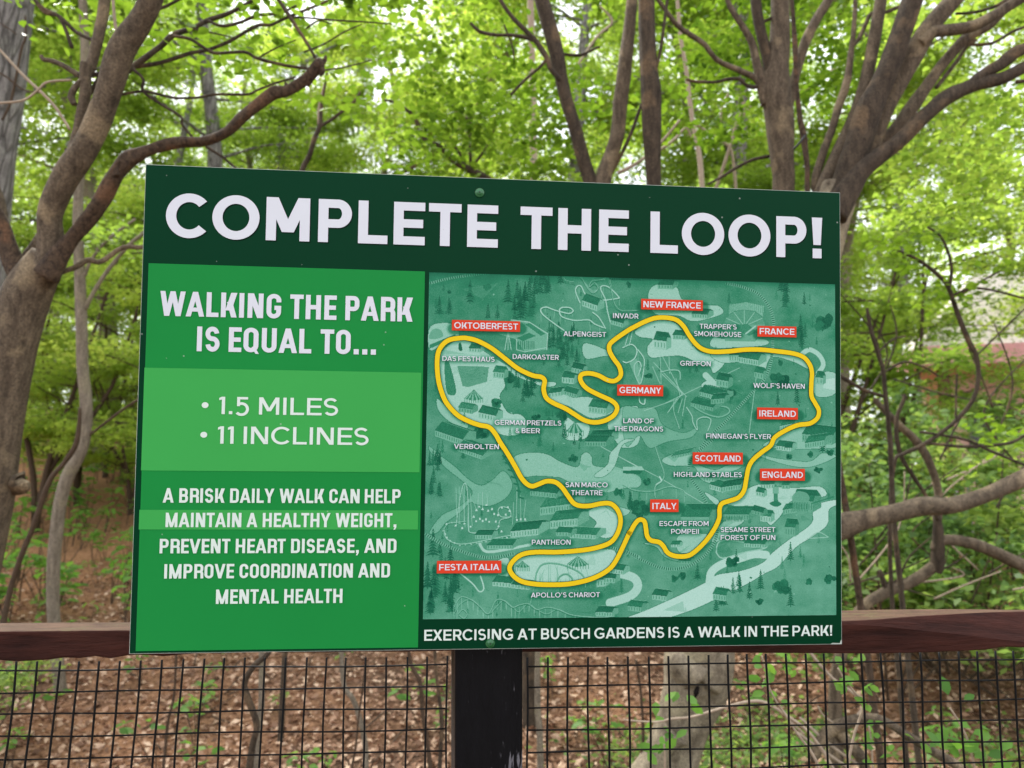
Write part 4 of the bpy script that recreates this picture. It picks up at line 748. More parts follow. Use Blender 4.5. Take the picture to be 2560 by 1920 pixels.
# rails: 2x4 laid flat, front edge traced at its own depth
def rail(front_top, front_bot, back_top, name='rail'):
    ft, fb, bt = (catmull(np.array(q), 8) for q in (front_top, front_bot, back_top)); bb = fb + (bt - ft); n = len(ft)
    rr = np.random.default_rng(2); fb = fb + np.column_stack([np.zeros(n), rr.normal(0, .0006, n), rr.normal(0, .0011, n)])
    V = np.concatenate([ft, bt, bb, fb]); F = []; mi = []
    for i in range(n - 1):
        for k in range(4): a = k * n + i; b_ = ((k + 1) % 4) * n + i; F.append((a, a + 1, b_ + 1, b_)); mi.append(1 if k == 0 else 0)
    F += [(0, n, 2 * n, 3 * n), (n - 1, 4 * n - 1, 3 * n - 1, 2 * n - 1)]; mi += [0, 0]
    o = solid(name, V, F, [M['rail'], M['rail_top']], fence, .0025, 2)
    o.data.polygons.foreach_set('material_index', np.array(mi, np.int32)); return o
rail([at(-420, 1586, .93), at(0, 1578, .945), at(320, 1575, .957), at(700, 1572, .972), at(1170, 1570, .990)], [at(-420, 1688, .925), at(0, 1655, .940), at(320, 1641, .953), at(700, 1632, .969), at(1170, 1628, .988)],
     [at(-420, 1560, 1.02), at(0, 1557, 1.033), at(320, 1555, 1.044), at(700, 1553, 1.058), at(1170, 1551, 1.075)])
# right rail: the front edge is cut to two faces, the upper one opening towards the right
ft = [at(1290, 1566, .998), at(1700, 1560, 1.02), at(2108, 1552, 1.05), at(2290, 1540, 1.066), at(2450, 1531, 1.082), at(2560, 1528, 1.095), at(2900, 1520, 1.13)]
md_ = [at(1290, 1567, .996), at(1700, 1563, 1.017), at(2108, 1561, 1.046), at(2290, 1575, 1.052), at(2450, 1592, 1.055), at(2560, 1605, 1.058), at(2900, 1640, 1.06)]
fb_ = [at(1290, 1630, .994), at(1700, 1631, 1.015), at(2108, 1634, 1.044), at(2290, 1632, 1.050), at(2450, 1625, 1.054), at(2560, 1619, 1.057), at(2900, 1655, 1.059)]
bt_ = [at(1290, 1549, 1.085), at(1700, 1540, 1.105), at(2108, 1526, 1.135), at(2290, 1523, 1.15), at(2450, 1523, 1.165), at(2560, 1524, 1.175), at(2900, 1517, 1.21)]
L_ = [catmull(np.array(q), 8) for q in (ft, bt_)]; md_, fb_ = catmull(np.array(md_), 8), catmull(np.array(fb_), 8); n = len(md_); bb_ = fb_ + (L_[1] - L_[0])
V = np.concatenate([L_[0], L_[1], bb_, fb_, md_]); F = []; mi = []
for i in range(n - 1):
    for k in range(5): a = k * n + i; b_ = ((k + 1) % 5) * n + i; F.append((a, a + 1, b_ + 1, b_)); mi.append(1 if k == 0 else 0)
F += [tuple(k * n for k in range(5)), tuple(k * n + n - 1 for k in (4, 3, 2, 1, 0))]; mi += [0, 0]
o = solid('rail', V, F, [M['rail'], M['rail_top']], fence, .002, 2); o.data.polygons.foreach_set('material_index', np.array(mi, np.int32))
# wire mesh panels, one-inch grid
def mesh_panel(org, ax, dn, i0, i1, j0, j1, seed):
    rr = np.random.default_rng(seed); g = .0254; parts = []; nrm = np.cross(ax, dn); nrm /= np.linalg.norm(nrm)
    nrm = nrm if nrm @ FW > 0 else -nrm
    bow = lambda i, j: .0016 * math.sin(i * .43 + seed) + .0012 * math.sin(j * .8 + i * .21)
    ci = {i: rr.normal(0, .0006) for i in range(i0 - 1, i1 + 2)}; cj = {j: rr.normal(0, .0005) for j in range(j0 - 1, j1 + 2)}
    P = lambda i, j, o=0: org + ax * (i * g + ci[int(i)] + .0006 * math.sin(j * .9 + i)) + dn * (j * g + cj[math.floor(j)] + .0007 * math.sin(i * .5 + j * 2)) + nrm * (bow(i, j) + o)
    for i in range(i0, i1 + 1): parts.append(tube([P(i, j, -.0011) for j in [-.42] + list(range(j0, j1 + 1))], [.00132] * (j1 - j0 + 2), 6, 1))
    for j in range(j0, j1 + 1): parts.append(tube([P(i, j, .0011) for i in range(i0, i1 + 1)], [.00112] * (i1 - i0 + 1), 6, 1))
    v, f = joinm(parts); return mesh_obj('wire_mesh', v, f, M['wire'], fence, True)
lx, ly = wdir(np.array([.999, -.001, .035])), wdir(np.array([.008, .981, -.191])); rx_, ry_ = wdir(np.array([.997, .013, .075])), wdir(np.array([-.005, .994, -.112]))
mesh_panel(c2w((-.615, .356, .918)), lx, ly, -6, 21, 0, 26, 3)
mesh_panel(c2w((.019, .350, .916)), rx_, ry_, 0, 33, 0, 26, 7)

# ------------------------------------------------------------------ near trees, limb by limb
def L(d, *pts, dz=0.0):           # limb: photo pixels (x, y, width) at depth d (dz: change of depth to its far end)
    n = len(pts); P = [at(p[0], p[1], d + dz * i / max(1, n - 1)) for i, p in enumerate(pts)]; W = [max(p[2], 3) / FPX * (d + dz * i / max(1, n - 1)) / 2 for i, p in enumerate(pts)]
    return P, W
def to_ground(P, W, dx=0, flare=1.35):
    a = P[-1]; d = P[-1] - P[-2]; d /= np.linalg.norm(d); g = float(gz(a[0], a[1]))
    if a[2] > g - .1:
        q = a + np.array([dx + d[0] * .4, 0, 0]) * (a[2] - g); q[2] = g - .12; P = P + [(a + q) / 2, q]; W = W + [W[-1] * 1.06, W[-1] * flare]
    return P, W
def limb(name, P, W, mat, parent, n=9, res=5, lump=.05, seed=0): v, f = tube(P, W, n, res, lump, seed); return mesh_obj(name, v, f, mat, parent, True)
def tree(label, base, cat='tree', name='tree', group=None): return thing(name, base, label, cat, group)

# left tree
d = 2.6; dk_ = M['bark_dark']
P, W = L(d, (120, 640, 74), (90, 690, 96), (66, 735, 106), (48, 790, 106), (22, 900, 108), (0, 1040, 108), (-22, 1200, 112), (-48, 1350, 118)); P, W = to_ground(P, W, -.05)
lt = tree('brown spreading tree with a long broken limb left of the sign', (P[-1][0], P[-1][1], 0))
limb('trunk', P, W, M['bark_near'], lt, 16, 6, .045, 1)
def br(t, mat, d, *pts, dz=0, n=8, lump=.05, seed=0, name='branch'): P, W = L(d, *pts, dz=dz); return limb(name, P, W, mat, t, n, 5, lump, seed)
br(lt, M['bark_near'], d, (85, 712, 80), (128, 650, 74), (127, 590, 62), (127, 527, 58), (165, 443, 64), (219, 359, 60), (270, 232, 58), (304, 127, 64), (350, 55, 56), (376, 0, 56), (410, -110, 54), dz=-.15, n=14, seed=2)
br(lt, M['bark_near'], d - .02, (178, 405, 30), (192, 346, 28), (205, 280, 27), (213, 236, 27), (214, 190, 27), (216, 158, 27), n=10, seed=3); br(lt, M['bark_near'], d + .02, (222, 190, 22), (236, 130, 26), (248, 85, 27), (262, 0, 28), (270, -80, 26), n=10, seed=4)
br(lt, M['bark_near'], d - .03, (186, 262, 14), (178, 240, 16), (190, 215, 14), (205, 200, 12), seed=5); br(lt, M['bark_snag'], d - .07, (168, 398, 12), (168, 372, 11), n=7, seed=6, name='stub')
br(lt, M['bark_snag'], d - .04, (118, 690, 66), (169, 612, 38), (205, 565, 36), (253, 500, 40), (290, 440, 36), (321, 401, 40), (350, 385, 32), (380, 372, 27), (441, 356, 30), (508, 353, 25), (563, 331, 25), (606, 293, 27), (671, 244, 29), (690, 232, 31), (720, 226, 26), (766, 195, 25), (788, 170, 29), (799, 156, 27), (803, 150, 15), dz=-.1, n=12, lump=.11, seed=7)
br(lt, M['bark_snag'], d - .09, (292, 440, 16), (290, 415, 14), (298, 402, 8), lump=.2, seed=8, name='stub'); br(lt, M['bark_snag'], d - .13, (795, 160, 14), (806, 178, 16), (800, 190, 8), lump=.2, seed=9, name='stub'); br(lt, M['bark_snag'], d - .12, (782, 185, 10), (776, 205, 9), (770, 217, 4), lump=.2, seed=900, name='stub'); br(lt, M['bark_snag'], d - .12, (800, 165, 14), (812, 150, 10), (815, 138, 3), lump=.2, seed=901, name='stub'); br(lt, M['bark_snag'], d - .11, (715, 232, 12), (716, 214, 10), (712, 205, 4), lump=.15, seed=902, name='stub'); br(lt, M['bark_near'], d + .0, (40, 1205, 60), (52, 1208, 44), (58, 1200, 22), lump=.2, seed=903, name='stub')
for k, q in enumerate((((752, 84, 6), (780, 60, 5), (800, 52, 4), (830, 60, 3)), ((720, 43, 6), (760, 44, 5), (830, 50, 5), (900, 54, 4), (980, 60, 3)), ((760, 130, 5), (810, 110, 4), (860, 80, 4), (905, 60, 3)), ((644, 146, 5), (690, 120, 4), (740, 100, 3)), ((480, 72, 5), (540, 84, 4), (590, 96, 3)), ((766, 171, 6), (800, 176, 5), (860, 168, 4), (930, 150, 3)))): br(lt, dk_, d + .1, *q, n=5, seed=910 + k)
br(lt, M['bark_snag'], d + .0, (60, 720, 60), (45, 680, 46), (20, 610, 42), (-5, 545, 36), (-40, 480, 30), lump=.1, seed=10); br(lt, M['bark_near'], d + .06, (62, 700, 30), (35, 630, 26), (12, 560, 22), (0, 500, 20), (-20, 440, 18), seed=11)
br(lt, M['bark_near'], d + .08, (100, 700, 34), (60, 660, 26), (90, 610, 24), (110, 570, 16), seed=12)
br(lt, M['bark_dark'], d - .05, (788, 145, 8), (770, 112, 8), (752, 84, 9), (720, 35, 10), (690, -10, 9), seed=13, n=6)
dk = M['bark_dark']
br(lt, dk, d, (222, 190, 12), (280, 178, 11), (330, 168, 12), (400, 157, 11), (476, 133, 10), (519, 125, 9), (574, 103, 9), (641, 65, 9), (677, 62, 8), (720, 43, 8), (823, 0, 7), (870, -30, 6), dz=.25, n=6, seed=14)
br(lt, dk, d, (320, 178, 13), (342, 160, 14), (400, 117, 14), (433, 87, 14), (480, 72, 12), (517, 52, 12), (579, 30, 10), (633, 0, 9), (680, -30, 8), dz=.2, n=6, seed=15)
br(lt, dk, d + .08, (520, 52, 8), (557, 65, 8), (606, 54, 8), (644, 38, 8), (698, 33, 7), (741, 14, 6), n=6, seed=16); br(lt, dk, d + .05, (434, 90, 8), (476, 98, 8), (514, 122, 8), (541, 133, 8), (611, 130, 8), (644, 146, 8), (712, 163, 8), (766, 171, 7), n=6, seed=17)
br(lt, dk, d, (333, 173, 8), (358, 198, 8), (358, 228, 8), (405, 262, 7), (451, 291, 7), (456, 312, 7), (480, 342, 6), n=6, seed=18); br(lt, dk, d, (300, 237, 8), (358, 228, 7), (405, 238, 7), (441, 245, 7), (492, 244, 7), (541, 236, 7), (617, 236, 7), (644, 225, 6), (685, 209, 6), (739, 193, 5), n=6, seed=19)
br(lt, M['bark_near'], d, (120, 690, 15), (181, 671, 14), (219, 650, 14), (253, 654, 13), (304, 620, 12), (354, 618, 11), (420, 610, 10), dz=.15, n=7, seed=20)
br(lt, dk, d + .1, (180, 120, 9), (150, 45, 9), (110, 30, 8), (80, -10, 8), n=6, seed=21); br(lt, dk, d + .1, (235, 102, 9), (190, 80, 9), (150, 42, 9), (110, 22, 8), (78, -12, 8), n=6, seed=22)
br(lt, M['twig_pale'], d + .15, (175, 325, 7), (140, 270, 8), (105, 232, 8), (60, 190, 8), (0, 125, 7), (-20, 110, 6), n=6, seed=23)
br(lt, M['bark_near'], d + .1, (200, 190, 14), (160, 165, 14), (130, 152, 12), (108, 148, 11), (104, 138, 8), n=7, seed=24)
br(lt, M['twig_pale'], d + .12, (178, 200, 6), (120, 205, 6), (95, 225, 6), (60, 250, 6), (0, 258, 6), n=5, seed=25); br(lt, M['twig_pale'], d + .12, (296, 95, 8), (288, 60, 8), (284, 20, 8), (280, -20, 7), n=6, seed=26)
br(lt, dk, d + .04, (225, 235, 10), (262, 165, 9), (280, 118, 8), (290, 86, 7), n=6, seed=27); br(lt, dk, d + .05, (395, 24, 8), (430, 8, 8), (470, -14, 8), n=6, seed=28)
br(lt, dk, d, (515, 366, 8), (550, 388, 7), (575, 408, 6), (600, 430, 6), n=6, seed=29)
tw = tree('pale slender tree with a bent stem just left of the sign', (0, 0, 0)); d5 = 5.0
P, W = L(d5, (205, -120, 18), (207, 0, 20), (213, 150, 21), (203, 340, 22), (195, 540, 24), (197, 634, 25), (203, 775, 27), (206, 910, 28), (215, 1000, 29), (214, 1060, 30), (200, 1130, 31), (166, 1199, 31), (147, 1279, 31), (135, 1402, 31), (132, 1500, 30), (138, 1580, 30), (146, 1677, 29), (152, 1740, 31), (154, 1790, 38)); P, W = to_ground(P, W)
tw.location = (P[-1][0], P[-1][1], 0); bpy.context.view_layer.update(); limb('trunk', P, W, M['bark_pale'], tw, 10, 5, .03, 31)
br(tw, M['bark_pale'], d5, (210, 775, 13), (253, 700, 10), (304, 633, 10), (354, 586, 9), (420, 540, 8), n=7, seed=32); br(tw, M['bark_pale'], d5, (212, 690, 9), (228, 650, 8), (270, 599, 7), (338, 548, 7), n=6, seed=33); br(tw, M['twig'], d5, (208, 1100, 8), (227, 1085, 8), (295, 1033, 7), (341, 1002, 7), (420, 960, 6), n=6, seed=34)
def sapling(label, mat, d, *pts, dz=0, sub=(), name='sapling', group=None, seed=0):
    P, W = L(d, *pts, dz=dz); P, W = to_ground(P, W)
    t = tree(label, (P[-1][0], P[-1][1], 0), 'sapling', name, group); limb('stem', P, W, mat, t, 8, 5, .06, seed)
    for s in sub: br(t, mat, d, *s, n=6, seed=seed + 50)
    return t
sapling('thin dark sapling leaning across the pale bent stem', M['twig'], 4.4, (200, 1020, 8), (192, 1105, 12), (158, 1160, 12), (123, 1205, 13), (86, 1309, 13), (49, 1402, 13), (20, 1500, 14), seed=41)
gt = tree('thick grey furrowed trunk at the top left corner', (0, 0, 0)); P, W = L(6.2, (35, -160, 118), (12, 0, 120), (0, 200, 112), (-22, 400, 108), (-42, 600, 110), (-60, 900, 118), (-75, 1250, 126)); P, W = to_ground(P, W)
gt.location = (P[-1][0], P[-1][1], 0); limb('trunk', P, W, M['bark_grey'], gt, 18, 6, .03, 43)
for k, pts in enumerate((((-10, 52, 4), (20, 70, 4), (42, 86, 3)), ((5, 300, 8), (28, 250, 8), (52, 130, 8), (64, 90, 7), (63, 40, 6)), ((-5, 180, 6), (20, 195, 6), (60, 225, 5), (105, 232, 5)))): br(gt, M['twig'], 5.2, *[(a_, b_, c_ * .75) for a_, b_, c_ in pts], n=5, seed=60 + k)

# centre trees behind the board
sb = tree('large tree of many spreading brown stems rising from one pale stumpy base', (0, 0, 0)); ct = dt = rt1 = sb; dc = 3.55
P, W = L(3.4, (2100, 470, 96), (2080, 530, 100), (2030, 680, 110), (1960, 900, 122), (1880, 1150, 135), (1800, 1400, 146), (1752, 1580, 154), (1743, 1650, 160), (1737, 1712, 152), (1716, 1777, 134), (1694, 1842, 126), (1668, 1920, 142), (1640, 2010, 210)); P, W = to_ground(P, W, 0, 1.1); sb.location = (P[-1][0], P[-1][1], 0); limb('trunk', P, W, M['bark_stump'], sb, 26, 8, .085, 121)
for k, q in enumerate((((1735, 1690, 90), (1700, 1655, 70), (1676, 1636, 40)), ((1760, 1700, 90), (1795, 1660, 66), (1815, 1630, 44)), ((1745, 1730, 70), (1735, 1700, 60), (1742, 1668, 44)), ((1690, 1830, 90), (1660, 1870, 60), (1645, 1930, 50)))): br(sb, M['bark_stump'], 3.32, *q, n=12, lump=.14, seed=700 + k, name='bulge')
hv, hf = tube([at(1746, 1716, 3.262), at(1742, 1728, 3.256), at(1738, 1742, 3.262)], [.006, .012, .006], 10, 5, .15, 5); mesh_obj('knot_hole', hv, hf, plain('knot_hole_dark', lin(26, 22, 20), .95, .1, .2, 40), sb, True)
br(ct, M['bark_near'], 3.55, (1490, 515, 62), (1510, 640, 66), (1560, 900, 70), (1640, 1250, 78), (1705, 1540, 84), dz=-.12, n=12, seed=71)
br(ct, M['bark_dark'], dc, (1340, -80, 34), (1355, 0, 36), (1390, 127, 37), (1402, 190, 34), (1419, 260, 33), (1440, 330, 33), (1459, 399, 33), (1478, 465, 34), (1490, 540, 40), n=12, seed=72)
br(ct, M['bark_near'], dc, (1590, -80, 29), (1581, 0, 29), (1571, 90, 33), (1564, 150, 35), (1553, 235, 36), (1546, 318, 36), (1530, 380, 38), (1517, 417, 40), (1505, 463, 43), (1493, 540, 44), n=12, seed=73)
br(ct, dk, dc - .1, (1240, -30, 10), (1251, 0, 10), (1283, 46, 11), (1335, 98, 13), (1367, 145, 14), (1378, 174, 14), (1400, 200, 12), n=7, seed=74); br(ct, dk, dc - .1, (1367, 148, 9), (1345, 172, 8), (1312, 200, 8), (1277, 237, 8), n=6, seed=75); br(ct, dk, dc - .1, (1340, 104, 9), (1312, 93, 10), (1277, 88, 9), (1239, 87, 9), (1202, 80, 9), (1176, 58, 8), n=6, seed=76)
br(ct, dk, dc - .1, (1260, 62, 5), (1282, 120, 5), (1285, 150, 4), n=5, seed=77); br(ct, dk, dc - .15, (1678, -30, 8), (1668, 0, 8), (1653, 116, 8), (1640, 170, 9), n=6, seed=78); br(ct, dk, dc, (1604, 260, 8), (1575, 340, 9), (1540, 411, 10), (1520, 440, 12), n=6, seed=79)
br(ct, dk, dc + .05, (1405, 135, 8), (1450, 138, 8), (1490, 120, 6), (1500, 118, 5), n=6, seed=80)
P, W = L(3.42, (1614, -90, 42), (1616, 0, 42), (1619, 116, 44), (1622, 180, 46), (1627, 231, 51), (1629, 290, 48), (1630, 347, 44), (1633, 410, 38), (1636, 470, 37), (1648, 700, 42), (1676, 1050, 48), (1722, 1500, 60)); limb('branch', P, W, M['bark_dark'], dt, 14, 5, .05, 81)
br(dt, M['twig_pale'], 3.95, (1545, 432, 10), (1575, 418, 9), (1610, 395, 8), (1640, 370, 7), (1700, 300, 6), n=6, seed=82)
sh = tree('crooked many branched shrub rising above the board screw', (0, 0, 0), 'shrub', 'shrub'); ds = 4.8
P, W = L(ds, (1030, 275, 10), (1036, 290, 11), (1057, 341, 12), (1075, 358, 13), (1100, 367, 14), (1141, 405, 16), (1181, 428, 18), (1222, 451, 20), (1260, 500, 22), (1290, 700, 26), (1310, 1100, 30)); P, W = to_ground(P, W); sh.location = (P[-1][0], P[-1][1], 0); limb('stem', P, W, M['bark_dark'], sh, 8, 5, .06, 85)
for k, q in enumerate((((1178, 425, 9), (1177, 417, 9), (1175, 370, 8), (1176, 312, 8), (1178, 280, 6)), ((1164, 420, 8), (1150, 385, 8), (1129, 356, 7), (1122, 335, 6)), ((1178, 420, 8), (1205, 385, 7), (1225, 350, 7), (1236, 322, 6)), ((1036, 290, 9), (1010, 270, 8), (985, 255, 7), (960, 250, 6)), ((1100, 372, 10), (1060, 400, 10), (1020, 425, 10), (985, 440, 10)), ((1120, 300, 6), (1160, 298, 7), (1200, 292, 6)))): br(sh, M['bark_dark'], ds, *q, n=6, seed=86 + k)
s2 = tree('slim forked shrub stem above the letter L of COMPLETE', (0, 0, 0), 'shrub', 'shrub'); P, W = L(4.5, (818, 180, 6), (807, 244, 7), (803, 280, 9), (799, 317, 11), (785, 350, 13), (775, 385, 13), (755, 430, 14), (740, 520, 14), (735, 900, 12), (730, 1300, 12)); P, W = to_ground(P, W); s2.location = (P[-1][0], P[-1][1], 0); limb('stem', P, W, M['bark_dark'], s2, 8, 5, .05, 95)
br(s2, M['bark_dark'], 4.5, (799, 317, 9), (830, 298, 9), (861, 274, 9), (885, 255, 8), (902, 230, 7), n=6, seed=96); br(s2, M['twig_pale'], 4.5, (796, 312, 7), (797, 270, 6), (805, 235, 6), (814, 200, 5), n=6, seed=97)

# right trees
dr = 3.5
P, W = L(dr, (1948, -120, 40), (1949, 0, 43), (1950, 60, 45), (1949, 120, 50), (1942, 180, 60), (1942, 240, 70), (1948, 300, 69), (1951, 344, 65), (1956, 410, 57), (1958, 481, 55), (1935, 800, 62), (1860, 1180, 72), (1785, 1480, 84)); limb('branch', P, W, M['bark_near'], rt1, 16, 6, .035, 101)
br(rt1, M['bark_dark'], dr, (1885, -80, 25), (1889, 0, 26), (1900, 69, 27), (1910, 110, 28), (1920, 150, 30), (1930, 200, 34), n=10, seed=102); br(rt1, M['bark_near'], dr, (1815, -15, 11), (1820, 5, 12), (1831, 27, 15), (1850, 55, 16), (1865, 79, 17), (1882, 113, 19), (1892, 160, 22), (1903, 206, 28), (1920, 260, 34), n=9, seed=103)
br(rt1, M['bark_near'], dr, (1690, 60, 12), (1650, 6, 10), (1630, -20, 9), n=7, seed=1040); br(rt1, M['bark_near'], dr, (1912, 230, 20), (1889, 196, 16), (1855, 179, 14), (1800, 155, 13), (1775, 130, 13), (1760, 110, 13), (1708, 75, 12), (1685, 55, 11), n=8, seed=104)
br(rt1, dk, dr, (1905, 215, 12), (1880, 218, 11), (1862, 210, 10), (1850, 198, 10), (1820, 198, 9), (1790, 205, 8), (1740, 204, 8), (1715, 198, 7), n=6, seed=105); br(rt1, M['bark_near'], dr + .05, (1962, 300, 22), (1982, 225, 22), (1990, 185, 22), (1999, 155, 22), (2014, 103, 26), (2040, 52, 24), (2071, 0, 22), (2100, -50, 22), n=10, seed=106)
br(rt1, dk, dr, (1930, 45, 9), (1914, 52, 9), (1900, 62, 9), n=6, seed=107); br(rt1, dk, dr + .05, (1925, 390, 9), (1880, 400, 8), (1840, 420, 8), (1800, 445, 7), (1770, 460, 6), n=6, seed=108)
cs = tree('thin dark upright stem with a black strap tied round it', (0, 0, 0), 'sapling', 'sapling'); P, W = L(3.3, (1978, -100, 11), (1979, 0, 11), (1984, 60, 11), (1987, 103, 12), (1991, 206, 12), (1999, 292, 13), (2005, 320, 14), (2010, 344, 16), (2014, 380, 14), (2018, 430, 13), (2020, 490, 13), (2035, 700, 14), (2080, 1050, 16), (2150, 1500, 17)); P, W = to_ground(P, W); cs.location = (P[-1][0], P[-1][1], 0); limb('stem', P, W, M['bark_snag'], cs, 8, 5, .08, 111)
M['strap'] = plain('black_strap', lin(18, 18, 20), .6)
v1, f1 = tube([at(1984, 373, 3.27), at(1998, 358, 3.26), (at(2008, 345, 3.27)), at(2015, 336, 3.3)], [.0055, .005, .005, .0045], 7, 4); o = mesh_obj('strap', v1, f1, M['strap'], None, True, loc=at(2000, 356, 3.27)); tag(o, 'black strap knotted round the thin dark stem', 'strap')
de = 3.4
bn = M['bark_near']
br(sb, bn, de + .1, (2060, 500, 24), (2037, 464, 20), (2054, 395, 20), (2075, 337, 20), (2087, 300, 20), (2099, 258, 20), (2112, 225, 20), (2120, 189, 18), (2130, 113, 14), (2136, 50, 11), (2140, -40, 9), n=9, seed=122); br(sb, bn, de + .1, (2134, 112, 11), (2148, 95, 11), (2161, 69, 10), (2178, 34, 10), (2212, 31, 9), (2247, 17, 9), (2290, 0, 8), n=7, seed=123)
br(sb, bn, de + .06, (2050, 520, 46), (2061, 464, 38), (2080, 420, 36), (2099, 378, 35), (2130, 310, 34), (2164, 206, 32), (2185, 103, 31), (2202, 0, 29), (2215, -90, 28), n=11, seed=124)
br(sb, M['bark_dark'], de - .06, (2085, 520, 70), (2109, 464, 62), (2130, 405, 62), (2147, 361, 63), (2171, 275, 62), (2192, 230, 54), (2212, 189, 52), (2247, 103, 52), (2281, 0, 52), (2310, -90, 50), n=14, lump=.04, seed=125)
br(sb, bn, de + .02, (2140, 450, 44), (2164, 395, 41), (2205, 292, 42), (2247, 206, 46), (2270, 160, 50), (2291, 120, 54), (2336, 52, 45), (2384, 0, 41), (2440, -60, 40), n=14, seed=126)
br(sb, bn, de - .02, (2300, 110, 26), (2329, 84, 26), (2350, 78, 28), (2384, 74, 30), (2436, 63, 29), (2487, 38, 27), (2520, 16, 26), (2570, -14, 25), n=10, seed=127)
br(sb, bn, de + .08, (2150, 430, 34), (2171, 385, 29), (2230, 333, 32), (2281, 268, 34), (2310, 225, 30), (2333, 192, 28), (2360, 155, 27), (2384, 127, 26), (2419, 93, 25), (2470, 65, 22), (2508, 31, 16), (2540, -10, 14), n=11, seed=128); br(sb, bn, de + .1, (2340, 220, 10), (2360, 195, 10), (2391, 155, 10), (2419, 113, 10), (2440, 100, 9), n=7, seed=129)
br(sb, M['bark_dark'], de - .1, (2080, 540, 76), (2116, 481, 62), (2145, 435, 50), (2178, 405, 45), (2247, 354, 39), (2309, 292, 38), (2367, 247, 34), (2436, 213, 33), (2504, 196, 31), (2560, 168, 29), (2640, 135, 28), n=14, lump=.05, seed=130)
br(sb, M['bark_dark'], de - .1, (2410, 226, 22), (2429, 206, 24), (2470, 179, 27), (2500, 162, 28), (2515, 148, 29), (2539, 131, 30), (2570, 118, 26), (2620, 100, 24), n=10, lump=.09, seed=131); br(sb, bn, de + .1, (2290, 300, 16), (2309, 280, 15), (2340, 248, 14), (2357, 234, 14), (2384, 220, 13), (2420, 208, 11), n=7, seed=132)
br(sb, bn, de - .15, (1800, 1420, 110), (1900, 1390, 84), (2000, 1350, 72), (2107, 1314, 62), (2167, 1297, 48), (2245, 1280, 43), (2290, 1268, 46), (2319, 1264, 48), (2360, 1265, 42), (2397, 1260, 40), (2471, 1236, 38), (2560, 1196, 43), (2660, 1150, 45), dz=-.1, n=14, lump=.05, seed=133)
for k, q in enumerate((((2550, -30, 10), (2500, 10, 9), (2440, 30, 8), (2390, 34, 7)), ((2420, 112, 9), (2480, 108, 8), (2530, 80, 7), (2580, 60, 7)), ((2540, 205, 10), (2580, 200, 9)))): br(sb, dk, de + .1, *q, n=6, seed=140 + k)

ft_ = tree('fallen dead tree with bent grey limbs behind the right hand rail', (0, 0, 0), 'fallen tree', 'fallen_tree'); df = 4.0
b0 = at(2200, 1500, df); ft_.location = (b0[0], b0[1], 0)
br(ft_, M['bark_near'], df, (2335, 1375, 20), (2346, 1354, 25), (2387, 1351, 28), (2437, 1361, 30), (2488, 1381, 30), (2560, 1415, 33), (2660, 1460, 34), n=10, seed=151, name='limb'); br(ft_, M['bark_dark'], df, (2342, 1240, 14), (2343, 1294, 18), (2346, 1337, 27), (2343, 1405, 36), (2338, 1430, 30), n=10, seed=152, name='limb')
P, W = L(df, (2345, 1405, 27), (2310, 1435, 28), (2275, 1456, 28), (2218, 1479, 28), (2161, 1516, 28), (2120, 1580, 30), (2090, 1700, 32)); P, W = to_ground(P, W); limb('trunk', P, W, M['bark_near'], ft_, 10, 5, .06, 153)
br(ft_, M['bark_dark'], df, (2215, 1475, 14), (2206, 1445, 14), (2200, 1425, 9), n=7, lump=.15, seed=154, name='stub'); br(ft_, M['bark_near'], df + .1, (2190, 995, 13), (2194, 1007, 14), (2242, 1057, 17), (2289, 1101, 20), (2316, 1142, 20), (2336, 1189, 19), (2346, 1236, 19), (2346, 1300, 18), n=9, seed=155, name='limb')
br(ft_, dk, df - .05, (2346, 1300, 9), (2316, 1241, 9), (2282, 1189, 10), (2255, 1145, 11), (2242, 1094, 11), (2243, 1044, 10), (2259, 1000, 9), (2262, 985, 7), n=7, seed=156, name='branch')
ar = tree('arching thin stem making a hoop in front of the pink roofed building', (0, 0, 0), 'sapling', 'sapling'); P, W = L(3.7, (2244, 627, 7), (2294, 649, 8), (2348, 690, 10), (2373, 724, 11), (2395, 787, 12), (2423, 856, 14), (2440, 890, 12), (2446, 944, 11), (2432, 1000, 11), (2390, 1051, 10), (2350, 1084, 10), (2302, 1115, 10), (2259, 1135, 10), (2235, 1160, 10), (2225, 1300, 10), (2230, 1500, 11)); P, W = to_ground(P, W); ar.location = (P[-1][0], P[-1][1], 0); limb('stem', P, W, dk, ar, 8, 6, .04, 161)
for k, q in enumerate((((2372, 726, 8), (2379, 681, 8), (2376, 650, 7), (2370, 630, 7), (2351, 590, 6), (2319, 568, 5)), ((2376, 742, 7), (2400, 730, 7), (2429, 721, 7), (2460, 722, 6), (2492, 728, 6), (2560, 746, 6)), ((2400, 738, 5), (2450, 705, 5), (2500, 678, 4)), ((2300, 1080, 7), (2356, 1088, 7), (2421, 1101, 7), (2471, 1125, 7), (2560, 1162, 7)), ((2320, 1108, 7), (2404, 1116, 8), (2481, 1113, 8), (2532, 1105, 8), (2575, 1080, 7)), ((2390, 1050, 6), (2390, 1010, 5), (2391, 960, 5), (2393, 935, 4)))): br(ar, dk, 3.7, *q, n=6, seed=162 + k)
sapling('short dark upright snag close to the right edge of the board', dk, 3.6, (2168, 770, 7), (2172, 800, 9), (2178, 831, 9), (2194, 881, 10), (2208, 928, 10), (2214, 994, 11), (2225, 1100, 12), (2235, 1300, 13), sub=(((2212, 930, 6), (2260, 905, 6), (2310, 918, 5), (2345, 940, 5)), ((2208, 990, 8), (2160, 975, 9), (2108, 945, 10), (2080, 930, 10)), ((2196, 880, 5), (2230, 850, 5), (2264, 840, 4))), seed=171)
